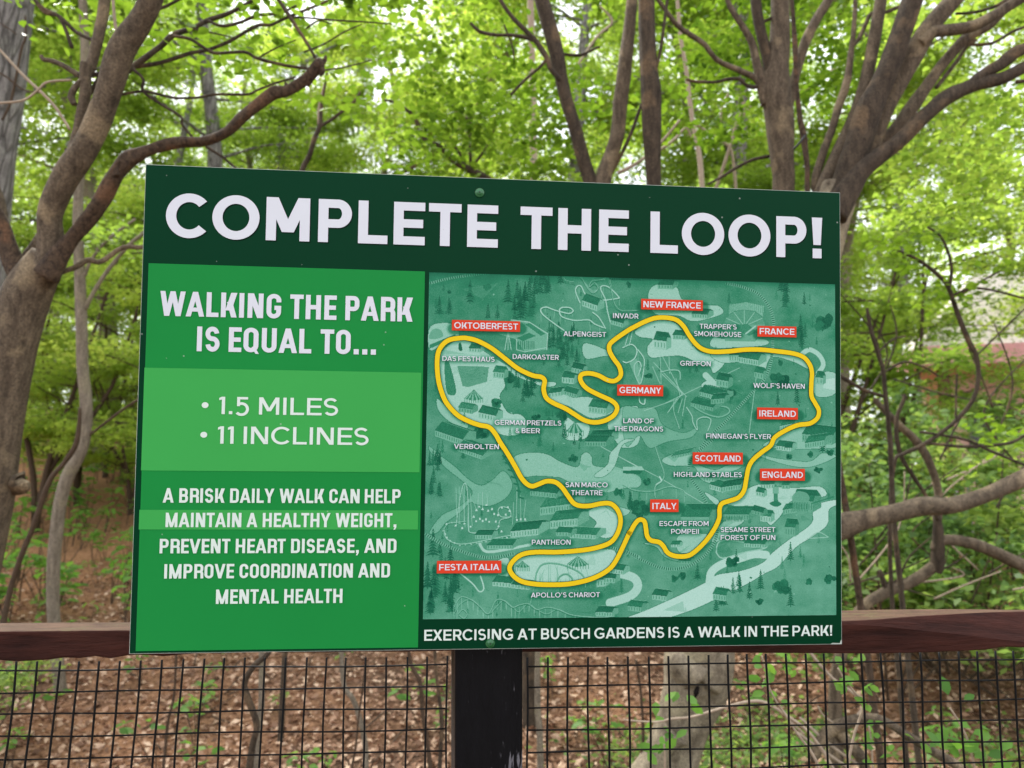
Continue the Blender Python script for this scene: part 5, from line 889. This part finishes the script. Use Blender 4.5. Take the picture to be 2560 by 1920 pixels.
bk = tree('loose tangle of thin bare vines and twigs above the right hand rail', (0, 0, 0), 'vines', 'bare_vines'); b0 = at(2330, 1500, 4.3); bk.location = (b0[0], b0[1], 0)
vr = np.random.default_rng(12)
for k in range(26):
    x_ = vr.uniform(2110, 2590); y_ = vr.uniform(820, 1500); a_ = vr.uniform(-2.2, -.6) if k % 3 else vr.uniform(-.5, .6); l_ = vr.uniform(120, 330); c_ = vr.normal(0, 60)
    br(bk, M['twig_pale'] if k % 4 == 0 else dk, vr.uniform(3.9, 4.8), (x_, y_, 5), (x_ + math.cos(a_) * l_ * .5 + c_, y_ + math.sin(a_) * l_ * .5, 4.5), (x_ + math.cos(a_) * l_, y_ + math.sin(a_) * l_, 3), n=5, seed=600 + k, name='vine')
rc_ = tree('tangle of bare brown limbs lying on the ground under the right rail', (0, 0, 0), 'fallen branch', 'fallen_branch'); dd = 2.9; b0 = at(2200, 1880, dd); rc_.location = (b0[0], b0[1], 0)
for k, q in enumerate((((2030, 1900, 26), (2061, 1842, 31), (2085, 1822, 31), (2109, 1808, 30), (2152, 1796, 24), (2192, 1797, 23), (2228, 1812, 22), (2261, 1835, 22), (2304, 1859, 22), (2342, 1885, 22), (2395, 1915, 22), (2440, 1955, 22)), ((2095, 1830, 28), (2112, 1852, 30), (2142, 1880, 30), (2160, 1910, 28), (2170, 1960, 26)), ((2000, 1794, 7), (2063, 1852, 8), (2114, 1890, 8), (2160, 1920, 8)), ((1990, 1830, 8), (2051, 1872, 8), (2111, 1913, 8), (2150, 1940, 8)), ((2020, 1625, 8), (2055, 1668, 8), (2089, 1702, 7), (2130, 1730, 8), (2160, 1760, 8), (2140, 1795, 8)), ((2045, 1765, 4), (2060, 1790, 4), (2110, 1830, 4), (2140, 1900, 4)))): br(rc_, M['bark_near'] if k < 2 else M['twig_pale'], dd, *q, n=8, seed=181 + k, lump=.08)
tn = tree('long arching bare twig crossing in front of the pale tree base', (0, 0, 0), 'twig', 'twig'); b0 = at(1990, 1860, 2.2); tn.location = (b0[0], b0[1], 0); br(tn, M['twig_pale'], 2.2, (1560, 1800, 4), (1639, 1805, 5), (1680, 1797, 6), (1726, 1793, 6), (1776, 1779, 7), (1826, 1764, 7), (1880, 1753, 8), (1917, 1758, 8), (1960, 1785, 8), (2030, 1840, 8), (2100, 1960, 9), (2130, 2100, 10), n=7, seed=191, name='stem')
br(tn, M['twig_pale'], 2.2, (1910, 1700, 4), (1935, 1745, 5), (1975, 1800, 5), (2010, 1835, 6), n=6, seed=192, name='stem')
# stems seen through the left mesh
sapling('dark S curved sapling seen through the left mesh below MENTAL HEALTH', dk, 2.3, (700, 1570, 11), (669, 1634, 13), (638, 1662, 15), (618, 1690, 15), (611, 1715, 15), (623, 1753, 17), (638, 1795, 16), (641, 1825, 15), (632, 1860, 16), (625, 1920, 18), (620, 2020, 20), seed=201)
sapling('straight grey sapling right behind the dark S curved one', M['bark_pale'], 3.0, (655, 1560, 13), (654, 1642, 14), (654, 1753, 15), (648, 1800, 15), (644, 1850, 15), (640, 1950, 16), seed=202)
sapling('pale kinked sapling midway between the S curved one and the post', M['bark_pale'], 3.4, (852, 1560, 11), (854, 1642, 12), (861, 1715, 12), (880, 1745, 13), (894, 1778, 13), (909, 1837, 13), (915, 1890, 14), seed=203)
sapling('very thin brown sapling bending left at its foot, left of the post', M['twig'], 3.0, (915, 1640, 4), (907, 1720, 5), (897, 1791, 5), (889, 1867, 6), (879, 1930, 6), seed=204)
sapling('slim bent stem second to the left of the black post', M['twig'], 3.0, (1018, 1560, 8), (1023, 1639, 9), (1033, 1672, 10), (1049, 1703, 11), (1054, 1740, 11), (1056, 1778, 10), (1066, 1842, 11), (1076, 1930, 12), seed=205)
sapling('slim dark stem nearest to the left side of the black post', dk, 2.8, (1083, 1560, 8), (1087, 1632, 8), (1094, 1715, 9), (1104, 1804, 10), (1099, 1930, 11), seed=206)
sapling('pale straight stem just right of the black post', M['bark_pale'], 3.2, (1344, 1540, 13), (1344, 1632, 14), (1344, 1755, 15), (1349, 1831, 17), (1351, 1930, 19), seed=207)
sapling('hair thin brown stem under the left end of the board', M['twig'], 3.2, (441, 1600, 5), (440, 1652, 6), (435, 1740, 6), (420, 1804, 7), (413, 1875, 7), seed=208)
sapling('thin leaning stem left of the pale tree base behind the mesh', M['twig'], 3.4, (1590, 1650, 6), (1600, 1715, 6), (1605, 1770, 7), (1608, 1840, 7), (1605, 1920, 8), seed=209)
for k, (lab, q) in enumerate((('white barked far stem above the second E of COMPLETE', ((1325, -60, 16), (1328, 60, 16), (1331, 200, 17), (1333, 320, 18), (1335, 460, 18), (1338, 900, 20), (1340, 1300, 22))), ('thin white leaning stem between the dark stem and the grey trunk', ((1690, -60, 9), (1700, 80, 9), (1715, 170, 10), (1728, 280, 11), (1745, 370, 12), (1755, 470, 13), (1765, 800, 14))))):
    sapling(lab, M['twig_pale'], 7.5, *q, seed=220 + k)
bt = tree('spray of pale bare dead twigs behind the letters HE of THE', (0, 0, 0), 'dead twigs', 'dead_twigs'); P0 = at(1780, 480, 5.2); bt.location = (P0[0], P0[1], 0)
for k, q in enumerate((((1730, 345, 5), (1715, 320, 6), (1690, 345, 7), (1665, 365, 8), (1640, 380, 8)), ((1835, 240, 6), (1860, 260, 7), (1840, 310, 7), (1815, 400, 8), (1790, 470, 9), (1770, 560, 10)), ((1880, 262, 6), (1850, 300, 6), (1830, 350, 7), (1800, 440, 8)), ((1820, 235, 6), (1805, 270, 6), (1800, 305, 6)), ((1740, 310, 6), (1790, 345, 7), (1825, 370, 7), (1835, 420, 8), (1840, 480, 8)), ((1500, 15, 5), (1530, 55, 7), (1490, 95, 7), (1440, 170, 6)), ((2120, 140, 7), (2070, 185, 7), (2020, 220, 7), (1995, 228, 6)))): br(bt, M['twig_pale'], 5.2, *q, n=5, seed=230 + k, name='twig')
br(bt, M['twig_pale'], 5.2, (1770, 555, 10), (1770, 900, 14), (1772, 1500, 18), n=7, seed=240, name='stem')

# ------------------------------------------------------------------ crowns of the near trees
def crown(parent, d0, d1, boxes, n, size, mat, flat=.4, rad=(.18, .4), tone=None, tilt=.55, shape='hex', name='crown'):
    cent = []; rr = []
    for (x0, x1, y0, y1, k) in boxes:
        for _ in range(k): d_ = rng.uniform(d0, d1); cent.append(at(rng.uniform(x0, x1), rng.uniform(y0, y1), d_)); rr.append(rng.uniform(*rad) * d_ / 4)
    C, k = clumps(cent, rr, n, flat); return foliage(name, C, rng.uniform(.7, 1.25, n) * size, mat, parent, tilt, shape, .62, tone)
crown(lt, 2.7, 3.6, [(420, 950, -160, 170, 20), (560, 900, 60, 260, 8), (-100, 420, -300, -40, 10), (60, 330, -60, 120, 4)], 1300, .05, M['leaf_near'], .35)
crown(tw, 4.6, 5.6, [(80, 420, -200, 60, 14), (270, 360, 520, 640, 3)], 1300, .048, M['leaf_under'], .5)
crown(ct, 3.9, 5.2, [(980, 1380, 90, 440, 26), (1080, 1420, 200, 340, 10), (1400, 1620, -250, 20, 12), (900, 1300, -200, 90, 12), (1450, 1640, 180, 330, 5)], 4300, .05, M['leaf_near'], .3)
crown(rt1, 3.9, 5.0, [(1680, 2140, -250, 120, 22), (1720, 1880, 120, 330, 8), (2020, 2120, 150, 330, 6)], 3000, .048, M['leaf_near'], .35)
crown(sb, 3.8, 5.2, [(2180, 2600, -250, 60, 16), (2420, 2600, 230, 520, 16), (2250, 2420, 330, 540, 10), (2150, 2300, 40, 200, 4)], 3600, .048, M['leaf_under'], .35)
crown(sh, 4.6, 5.4, [(960, 1280, 230, 420, 12)], 420, .05, M['leaf_forest'], .4)
crown(ar, 3.5, 4.4, [(2200, 2400, 540, 740, 12), (2440, 2600, 1000, 1160, 6)], 480, .05, M['leaf_near'], .4)

# ------------------------------------------------------------------ forest trees: one of each kind, then copies
def forest_proto(kind, seed):
    global rng
    rng = np.random.default_rng(seed); r = rng
    t = thing('forest_tree', (0, 0, 0), 'x', 'tree')
    if kind == 'tall':
        h = 15; P = [np.array((r.normal(0, .06) * z, r.normal(0, .06) * z * .6, z)) for z in (-.6, 0, 2, 5, 8, 11, 14)]; P[0][:2] = P[1][:2] = 0
        cent = []; rr = []; parts = [tube(P, [.26, .21, .17, .145, .11, .07, .02], 10, 4, .04, seed)]
        for k in range(30):
            z = r.uniform(2.4, 14.5); reach = (2.9 if z < 9 else 2.9 * (15.5 - z) / 6.5) * r.uniform(.4, 1); a = r.uniform(0, 6.28)
            i = min(int(np.searchsorted([2, 5, 8, 11, 14], z)) + 1, 5); b0 = P[i] + (P[i + 1] - P[i]) * np.clip((z - P[i][2]) / 3, 0, 1); tip = b0 + np.array((math.cos(a) * reach, math.sin(a) * reach, reach * .25))
            mid = (b0 + tip) / 2 + np.array((0, 0, r.uniform(-.1, .3))); parts.append(tube([b0, mid, tip], [.035, .022, .008], 5, 3))
            for q in (.55, .8, 1.0): cent.append(b0 + (tip - b0) * q + r.normal(0, .25, 3)); rr.append(r.uniform(.5, .95))
        v, f = joinm(parts); mesh_obj('trunk', v, f, M['bark_grey'] if seed % 2 else M['bark_pale'], t, True)
        n = 30000; C, k = clumps(cent, rr, n, .38); foliage('crown', C, r.uniform(.7, 1.3, n) * .098, M['leaf_forest'], t, .5, 'diamond', .6, (np.array([r.uniform(.25, .75) for _ in cent]))[k])
    elif kind == 'under':
        parts = []; cent = []; rr = []
        for s in range(3):
            a = r.uniform(0, 6.28); top = np.array((math.cos(a) * 1.2, math.sin(a) * 1.2, r.uniform(3.6, 5))); P = [np.array((0, 0, -.3)), np.array((math.cos(a) * .1, math.sin(a) * .1, .8)), top * np.array((.5, .5, .5)) + r.normal(0, .12, 3), top]
            parts.append(tube(P, [.05, .042, .03, .008], 6, 4, .05, s))
            for k in range(9):
                q = r.uniform(.2, 1); b0 = top * np.array((q, q, q)) ; e = b0 + np.array((r.normal(0, .9), r.normal(0, .9), r.uniform(-.1, .4))); parts.append(tube([b0, (b0 + e) / 2 + (0, 0, .08), e], [.014, .01, .004], 4, 2)); cent += [e, (b0 + e) / 2]; rr += [r.uniform(.3, .6), r.uniform(.25, .45)]
        v, f = joinm(parts); mesh_obj('stems', v, f, M['twig'], t, True)
        n = 12500; C, k = clumps(cent, rr, n, .4); foliage('crown', C, r.uniform(.7, 1.3, n) * .068, M['leaf_under'], t, .5, 'diamond', .62, (np.array([r.uniform(.25, .8) for _ in cent]))[k])
    else:
        parts = []; cent = []; rr = []
        for s in range(9):
            a = r.uniform(0, 6.28); q = r.uniform(.3, 1.0); e = np.array((math.cos(a) * q, math.sin(a) * q, r.uniform(.7, 1.9))); parts.append(tube([np.array((0, 0, -.1)), e * (.45, .45, .22), e * (.75, .75, .6), e], [.010, .009, .007, .003], 5, 3, .05, s))
            for _ in range(3): cent.append(e * r.uniform(.55, 1.05) + r.normal(0, .12, 3)); rr.append(r.uniform(.2, .42))
        v, f = joinm(parts); mesh_obj('stems', v, f, M['twig'], t, True)
        n = 2600; C, k = clumps(cent, rr, n, .55); foliage('leaves', C, r.uniform(.6, 1.4, n) * .075, M['leaf_shrub'], t, .6, 'diamond', .6, (np.array([r.uniform(.2, .85) for _ in cent]))[k])
    return t
def spot(px, dist): x = (px - 1280) / FPX * dist; y = dist * 1.0; return np.array((x, y, float(gz(x, y))))
tall = [forest_proto('tall', s) for s in (301, 302, 303, 304)]; under = [forest_proto('under', s) for s in (311, 312, 313)]; shr = [forest_proto('shrub', s) for s in (321, 322, 323)]
rng = np.random.default_rng(77)
used = set()
def place(protos, i, px, dist, sc, label, cat, name, group):
    p = protos[i % len(protos)]; l = spot(px, dist)
    if id(p) not in used: used.add(id(p)); o = p; o.location = l; o.rotation_euler = (0, 0, rng.uniform(0, 6.28)); o.scale = (sc,) * 3; o['label'] = label; o['group'] = group
    else: o = copy_thing(p, l, rng.uniform(0, 6.28), sc, label, group)
    o['category'] = cat; o.name = name; return o
GT = 'tall forest trees on the slope behind the fence'
for i, (px, di, sc, lab) in enumerate([
    (-140, 10.5, .95, 'tall leafy forest tree at the left edge behind the thick furrowed trunk'), (250, 14, 1.0, 'tall leafy forest tree seen between the pale slender tree and the left spreading tree'),
    (490, 15, 1.1, 'tall grey trunked forest tree above the first O of COMPLETE'), (740, 21, .9, 'tall forest tree behind the broken end of the long limb'), (1100, 19, .8, 'tall forest tree with grey trunk standing in the bright sky gap'),
    (1290, 15, .95, 'tall leafy forest tree behind the white barked far stem'), (1490, 12.5, 1.0, 'tall leafy forest tree seen between the two stems of the forked tree'), (1720, 15, 1.05, 'tall leafy forest tree seen right of the single dark brown stem'),
    (1890, 11.5, 1.0, 'tall leafy forest tree directly behind the straight grey brown trunk'), (2100, 14, 1.05, 'tall leafy forest tree behind the fork of the large spreading tree'), (2330, 19, 1.0, 'tall leafy forest tree seen under the right hand limbs of the spreading tree'), (2960, 12, 1.0, 'tall leafy forest tree at the right edge of the view'),
    (90, 22, 1.0, 'distant forest tree between the furrowed trunk and the pale slender tree'), (380, 25, 1.05, 'distant forest tree above the top left corner of the board'), (620, 30, 1.0, 'distant forest tree above the letters OM of COMPLETE'), (860, 32, .95, 'distant forest tree above the letters PL of COMPLETE'), (680, 17, .85, 'tall forest tree filling the gap behind the tip of the broken limb'), (890, 18, .85, 'tall forest tree above the letter P of COMPLETE'), (400, 18, .9, 'tall forest tree behind the thin dark left branches'), (560, 22, .95, 'slighter distant forest tree behind the long broken limb'), (1230, 28, .95, 'distant forest tree above the end of the word COMPLETE'),
    (1560, 25, 1.1, 'distant forest tree above the start of the word LOOP'), (1790, 26, 1.1, 'distant forest tree behind the bare dead twigs'), (2020, 24, 1.1, 'distant forest tree behind the strapped dark stem'), (2260, 26, 1.1, 'distant forest tree above the top right corner of the board'), (2480, 24, 1.1, 'distant forest tree behind the pink roofed building')]):
    place(tall, i, px, di, sc, lab, 'tree', 'forest_tree', GT)
GU = 'young bushy trees behind the fence'
for i, (px, di, sc, lab) in enumerate([(330, 12.5, .9, 'young bushy tree just left of the board behind the pale slender tree'), (110, 10, 1.0, 'young bushy tree between the left trunk and the pale slender tree'), (560, 10, 1.0, 'young bushy tree above the C of COMPLETE'), (900, 11.5, .9, 'young bushy tree above the middle of COMPLETE'), (760, 14, 1.0, 'young bushy tree behind the slim forked shrub'),
    (1150, 9.5, .9, 'young bushy tree behind the crooked shrub'), (1420, 9, 1.0, 'young bushy tree behind the forked tree'), (1740, 10, 1.0, 'young bushy tree right of the single dark stem'), (2010, 9, 1.0, 'young bushy tree behind the grey brown trunk'), (2120, 9.5, 1.0, 'young bushy tree just right of the top right corner of the board'), (2240, 13.5, .5, 'low young bushy tree in front of the pink roofed building'), (2960, 8, 1.0, 'young bushy tree reaching in at the right edge of the view'), (20, 13, 1.0, 'young bushy tree on the slope beyond the left trunk'), (1860, 14, 1.2, 'young bushy tree far behind the grey brown trunk'), (2180, 12, 1.1, 'young bushy tree beyond the top right corner of the board'), (270, 13, .9, 'young bushy tree on top of the orange bank'), (205, 11, .7, 'small young bushy tree on the bank behind the pale slender tree'), (340, 10.5, .6, 'small young bushy tree on the bank beside the edge of the board'), (60, 16, 1.1, 'young bushy tree at the top of the bank near the left trunk'), (170, 19, 1.2, 'young bushy tree far up the bank'), (310, 21, 1.3, 'farthest young bushy tree up the bank beside the board')]):
    place(under, i, px, di, sc, lab, 'young tree', 'young_tree', GU)
GS = 'shrubs behind the fence'
for i, (px, di, sc, lab) in enumerate([(2170, 5.2, .9, 'dense shrub against the right side of the board'), (2330, 5.6, 1.0, 'dense shrub under the fallen dead tree'), (2500, 5.2, .9, 'dense shrub above the right hand rail near the edge of the view'), (2240, 6.8, 1.1, 'taller shrub behind the low limb of the spreading tree'), (2420, 7.2, 1.0, 'shrub below the pink roof'), (2590, 6.2, 1.1, 'shrub at the right edge below the pink roof'), (2150, 8.2, 1.2, 'shrub farther back to the right of the board'), (2340, 9.0, 1.2, 'shrub in front of the far railing'), (-20, 4.2, .45, 'low bright shrub at the bottom left corner behind the mesh'), (330, 15, .9, 'shrub at the top of the orange bank'), (120, 15.5, .9, 'shrub at the top of the bank left of the pale slender tree')]):
    place(shr, i, px, di, sc, lab, 'shrub', 'shrub', GS)

# the far wood behind all of them
n = 150000; a = rng.uniform(-1.25, 1.25, n // 80); di = rng.uniform(32, 62, n // 80); cx = np.sin(a) * di; cy = np.cos(a) * di; hole = np.exp(-((a + .14) / .16) ** 2)
cz = gz(cx, cy) + rng.uniform(0, 1, n // 80) ** .8 * 15 * (1 - .35 * hole)
C, k = clumps(np.column_stack([cx, cy, cz]), rng.uniform(.9, 1.9, n // 80), n, .5)
C2, k2 = clumps(np.column_stack([cx, cy, gz(cx, cy) + rng.uniform(0, 5, len(cx))]), np.full(len(cx), 1.5), 70000, .5); C = np.concatenate([C, C2]); k = np.concatenate([k, k2]); n = len(C)
o = foliage('distant_wood', C, rng.uniform(.7, 1.3, n) * .25, M['leaf_forest'], None, .6, 'diamond', .65, rng.uniform(.3, .8, len(cx))[k]); tag(o, 'far green wood closing the view behind every other tree', 'wood', None, 'stuff')

# ------------------------------------------------------------------ leaf litter, ground cover, seedlings
n = 60000; y = 1.5 + 7.2 * rng.uniform(0, 1, n) ** 1.5; x = rng.uniform(-.8, .8, n) * (y + .6); C = np.column_stack([x, y, gz(x, y) + rng.uniform(0, .02, n)])
o = foliage('leaf_litter', C, rng.uniform(.5, 1.3, n) * .05, M['litter'], None, .55, 'diamond', .6, rng.beta(1.6, 1.6, n)); tag(o, 'brown fallen leaves covering the forest floor behind the fence', 'leaf litter', None, 'stuff')
tws = []
for k in range(110):
    y_ = rng.uniform(2, 7); x_ = rng.uniform(-.7, .65) * y_; a_ = rng.uniform(0, 3.14); l_ = rng.uniform(.08, .4); p0 = np.array((x_, y_, float(gz(x_, y_)) + .015)); p2 = p0 + np.array((math.cos(a_) * l_, math.sin(a_) * l_, 0)); p2[2] = float(gz(p2[0], p2[1])) + .02; tws.append(tube([p0, (p0 + p2) / 2 + rng.normal(0, .02, 3), p2], [.006, .005, .002], 5, 3))
v, f = joinm(tws); o = mesh_obj('fallen_twigs', v, f, M['twig'], None, True); tag(o, 'thin brown twigs strewn over the fallen leaves', 'twigs', None, 'stuff')
n = 9000; cen = np.array([(1.3, 3.2), (1.9, 3.0), (2.4, 3.6), (.9, 4.4), (2.9, 4.2), (1.6, 4.6), (.55, 3.3), (2.2, 2.4), (1.55, 2.35)]); k = rng.integers(0, len(cen), n); xy = cen[k] + rng.normal(0, .26, (n, 2)); C = np.column_stack([xy, gz(xy[:, 0], xy[:, 1]) + rng.uniform(.01, .07, n)])
o = foliage('ground_cover', C, rng.uniform(.5, 1.2, n) * .05, M['leaf_shrub'], None, .8, 'diamond', .5); tag(o, 'low green creeping ground cover around the pale tree base', 'ground cover', None, 'stuff')
def seedling_proto(seed):
    r = np.random.default_rng(seed); t = thing('seedling', (0, 0, 0), 'x', 'seedling'); parts = []; C = []; Up = []
    for s in range(r.integers(1, 4)):
        h = r.uniform(.10, .24); tip = np.array((r.normal(0, .05), r.normal(0, .05), h)); parts.append(tube([np.array((0, 0, -.03)), tip * .5 + r.normal(0, .006, 3), tip], [.003, .0022, .0012], 5, 3))
        for q in range(r.integers(5, 9)): a = q * 2.4 + r.uniform(0, .6); rd = r.uniform(.03, .06); C.append(tip + np.array((math.cos(a) * rd, math.sin(a) * rd, r.uniform(-.05, .015)))); Up.append((math.cos(a) * .35, math.sin(a) * .35, 1))
    v, f = joinm(parts); mesh_obj('stem', v, f, M['twig'], t, True)
    foliage('leaves', np.array(C), r.uniform(.7, 1.2, len(C)) * .062, M['leaf_seedling'], t, .25, 'hex', .5, up=np.array(Up)); return t
sp_ = [seedling_proto(s) for s in (401, 402, 403, 404, 405)]
cnt = 0; r = np.random.default_rng(5)
while cnt < 190:
    y = 2.1 + 6.5 * r.uniform() ** 1.3; x = r.uniform(-.72, .62) * y
    if cnt >= 95: y = r.uniform(6, 13); x = r.uniform(-.7, -.48) * y
    if r.uniform() > (1.0 if x < .8 else .5): continue
    l = (x, y, float(gz(x, y))); sc = r.uniform(.6, 1.25) * (2.0 if cnt >= 95 else 1)
    o = sp_[cnt] if cnt < 5 else copy_thing(sp_[cnt % 5], l, r.uniform(0, 6.28), sc)
    o.location = l; o.scale = (sc,) * 3
    left = x < .3
    o['label'] = 'small bright green seedling sprouting from brown leaves left of the post' if left else 'small bright green seedling growing on the ground right of the post'
    o['group'] = 'seedlings on the left leaf litter' if left else 'seedlings on the right ground'; o['category'] = 'seedling'; o.name = 'seedling'; cnt += 1
def shoot(label, d, stem, spots, size=.05):
    P, W = L(d, *stem); P, W = to_ground(P, W); t = thing('leafy_shoot', (P[-1][0], P[-1][1], 0), label, 'shoot'); limb('stem', P, W, M['twig_pale'], t, 6, 4, .03, 3)
    C = []; rr = np.random.default_rng(len(label))
    for (x, y, k) in spots:
        c = at(x, y, d)
        for q in range(k + 1): C.append(c + rr.normal(0, size * .62, 3))
    up = np.tile(np.array((0, -.7, .75)), (len(C), 1)); foliage('leaves', np.array(C), rr.uniform(.7, 1.2, len(C)) * size, M['leaf_seedling'], t, .5, 'hex', .55, up=up); return t
shoot('bright leafy shoot under the bottom right corner of the board', 1.7, ((1905, 1640, 4), (1918, 1690, 5), (1930, 1735, 5), (1990, 1830, 6), (2060, 1960, 7)), ((1904, 1655, 4), (1912, 1680, 4), (1928, 1738, 5), (1955, 1650, 4), (1948, 1690, 3)), .03)
shoot('bright leafy shoot below the right rail beside the board corner', 1.7, ((2095, 1670, 4), (2112, 1700, 5), (2140, 1735, 6), (2160, 1760, 6), (2130, 1860, 6), (2120, 2000, 7)), ((2112, 1680, 4), (2108, 1712, 4), (2130, 1722, 3), (2150, 1735, 3)), .033)
shoot('leafy shoot with dark green leaves in front of the pale tree base', 1.9, ((1660, 1840, 4), (1662, 1900, 5), (1665, 2020, 6)), ((1648, 1845, 3), (1662, 1868, 4), (1685, 1842, 3), (1690, 1742, 3)), .038)
shoot('leafy shoot near the bottom right corner below the rail', 1.8, ((2375, 1770, 4), (2400, 1810, 5), (2425, 1870, 5), (2450, 2000, 6)), ((2425, 1875, 5), (2450, 1895, 5), (2378, 1780, 3), (2440, 1850, 3)), .045)
shoot('small pale green shoot among the fallen limbs under the right rail', 2.2, ((2172, 1815, 4), (2178, 1850, 4), (2185, 1960, 5)), ((2175, 1825, 5), (2186, 1862, 5), (2334, 1860, 3)), .038)

# ------------------------------------------------------------------ the pink roofed building beyond the shrubs, and the far railing
M['roof'] = wood('pale_pink_roof', lin(226, 210, 210), lin(250, 240, 240), lin(180, 150, 150), .5, (1, 3, 3), .7, .3); M['fascia'] = plain('pink_fascia', lin(244, 176, 190), .6, .3, .1, 5); M['bwall'] = plain('pinkish_wall', lin(228, 194, 184), .8, .2, .1, 6); M['bpost'] = plain('brown_post', lin(112, 74, 66), .7, .2, .15, 8); M['glass'] = plain('dark_window', lin(46, 42, 44), .25, .5, .1, 3)
db = 15.0; c = at(2560, 880, db); ang = R(-12)
bl = thing('park_building', (c[0] + 1.2, db, float(gz(c[0] + 1.2, db))), 'small building with pale pink roof half hidden by leaves at the right', 'building')
ux, uy = np.array((math.cos(ang), math.sin(ang), 0)), np.array((-math.sin(ang), math.cos(ang), 0)); o0 = at(2330, 884, db)
def bb(x0, x1, y0, y1, z0, z1): v, f = box(x0, x1, y0, y1, z0, z1); return np.array([o0 + ux * p[0] + uy * p[1] + np.array((0, 0, p[2])) for p in v]), f
zr = 0.0; V = [o0 + ux * a + uy * b_ + np.array((0, 0, z)) for a, b_, z in ((-.3, -.3, .1), (6.3, -.3, .1), (6.3, 2.3, .1), (-.3, 2.3, .1), (1.3, 1.0, 1.9), (4.7, 1.0, 1.9), (-.3, -.3, -.02), (6.3, -.3, -.02), (6.3, 2.3, -.02), (-.3, 2.3, -.02))]
rf = mesh_obj('roof', V, [(0, 1, 5, 4), (1, 2, 5), (2, 3, 4, 5), (3, 0, 4), (6, 7, 1, 0), (7, 8, 2, 1), (8, 9, 3, 2), (9, 6, 0, 3), (9, 8, 7, 6)], M['roof'], bl)
v, f = joinm([bb(-.32, 6.32, -.36, -.303, -.30, .08), bb(-.36, -.303, -.3, 2.3, -.30, .08)]); mesh_obj('fascia', v, f, M['fascia'], bl)
gb = float(gz(c[0], db)) - o0[2] - .5
v, f = bb(.4, 6, .8, 2.1, gb, -.03); wl = mesh_obj('wall', v, f, M['bwall'], bl)
for k in range(4): v, f = bb(.1 + k * 1.7, .28 + k * 1.7, .0, .18, gb, -.03); mesh_obj('post', v, f, M['bpost'], bl)
for k in range(3): v, f = bb(.8 + k * 1.7, 1.7 + k * 1.7, .76, .797, -2.0, -.9); mesh_obj('window', v, f, M['glass'], bl)
rl = thing('railing', at(2380, 1190, 10.5), 'pale lilac far railing glimpsed through the shrubs below the pink roof', 'railing'); M['lilac'] = plain('lilac_paint', lin(176, 168, 190), .6, .3, .1, 10)
a_, b_ = at(2290, 1178, 10.5), at(2480, 1188, 10.5); v, f = tube([a_, b_], [.03, .03], 8, 1); mesh_obj('handrail', v, f, M['lilac'], rl)
for k in range(7): q = a_ + (b_ - a_) * k / 6; v, f = tube([q, np.array((q[0], q[1], float(gz(q[0], q[1])) - .1))], [.022, .022], 8, 1); mesh_obj('post', v, f, M['lilac'], rl)
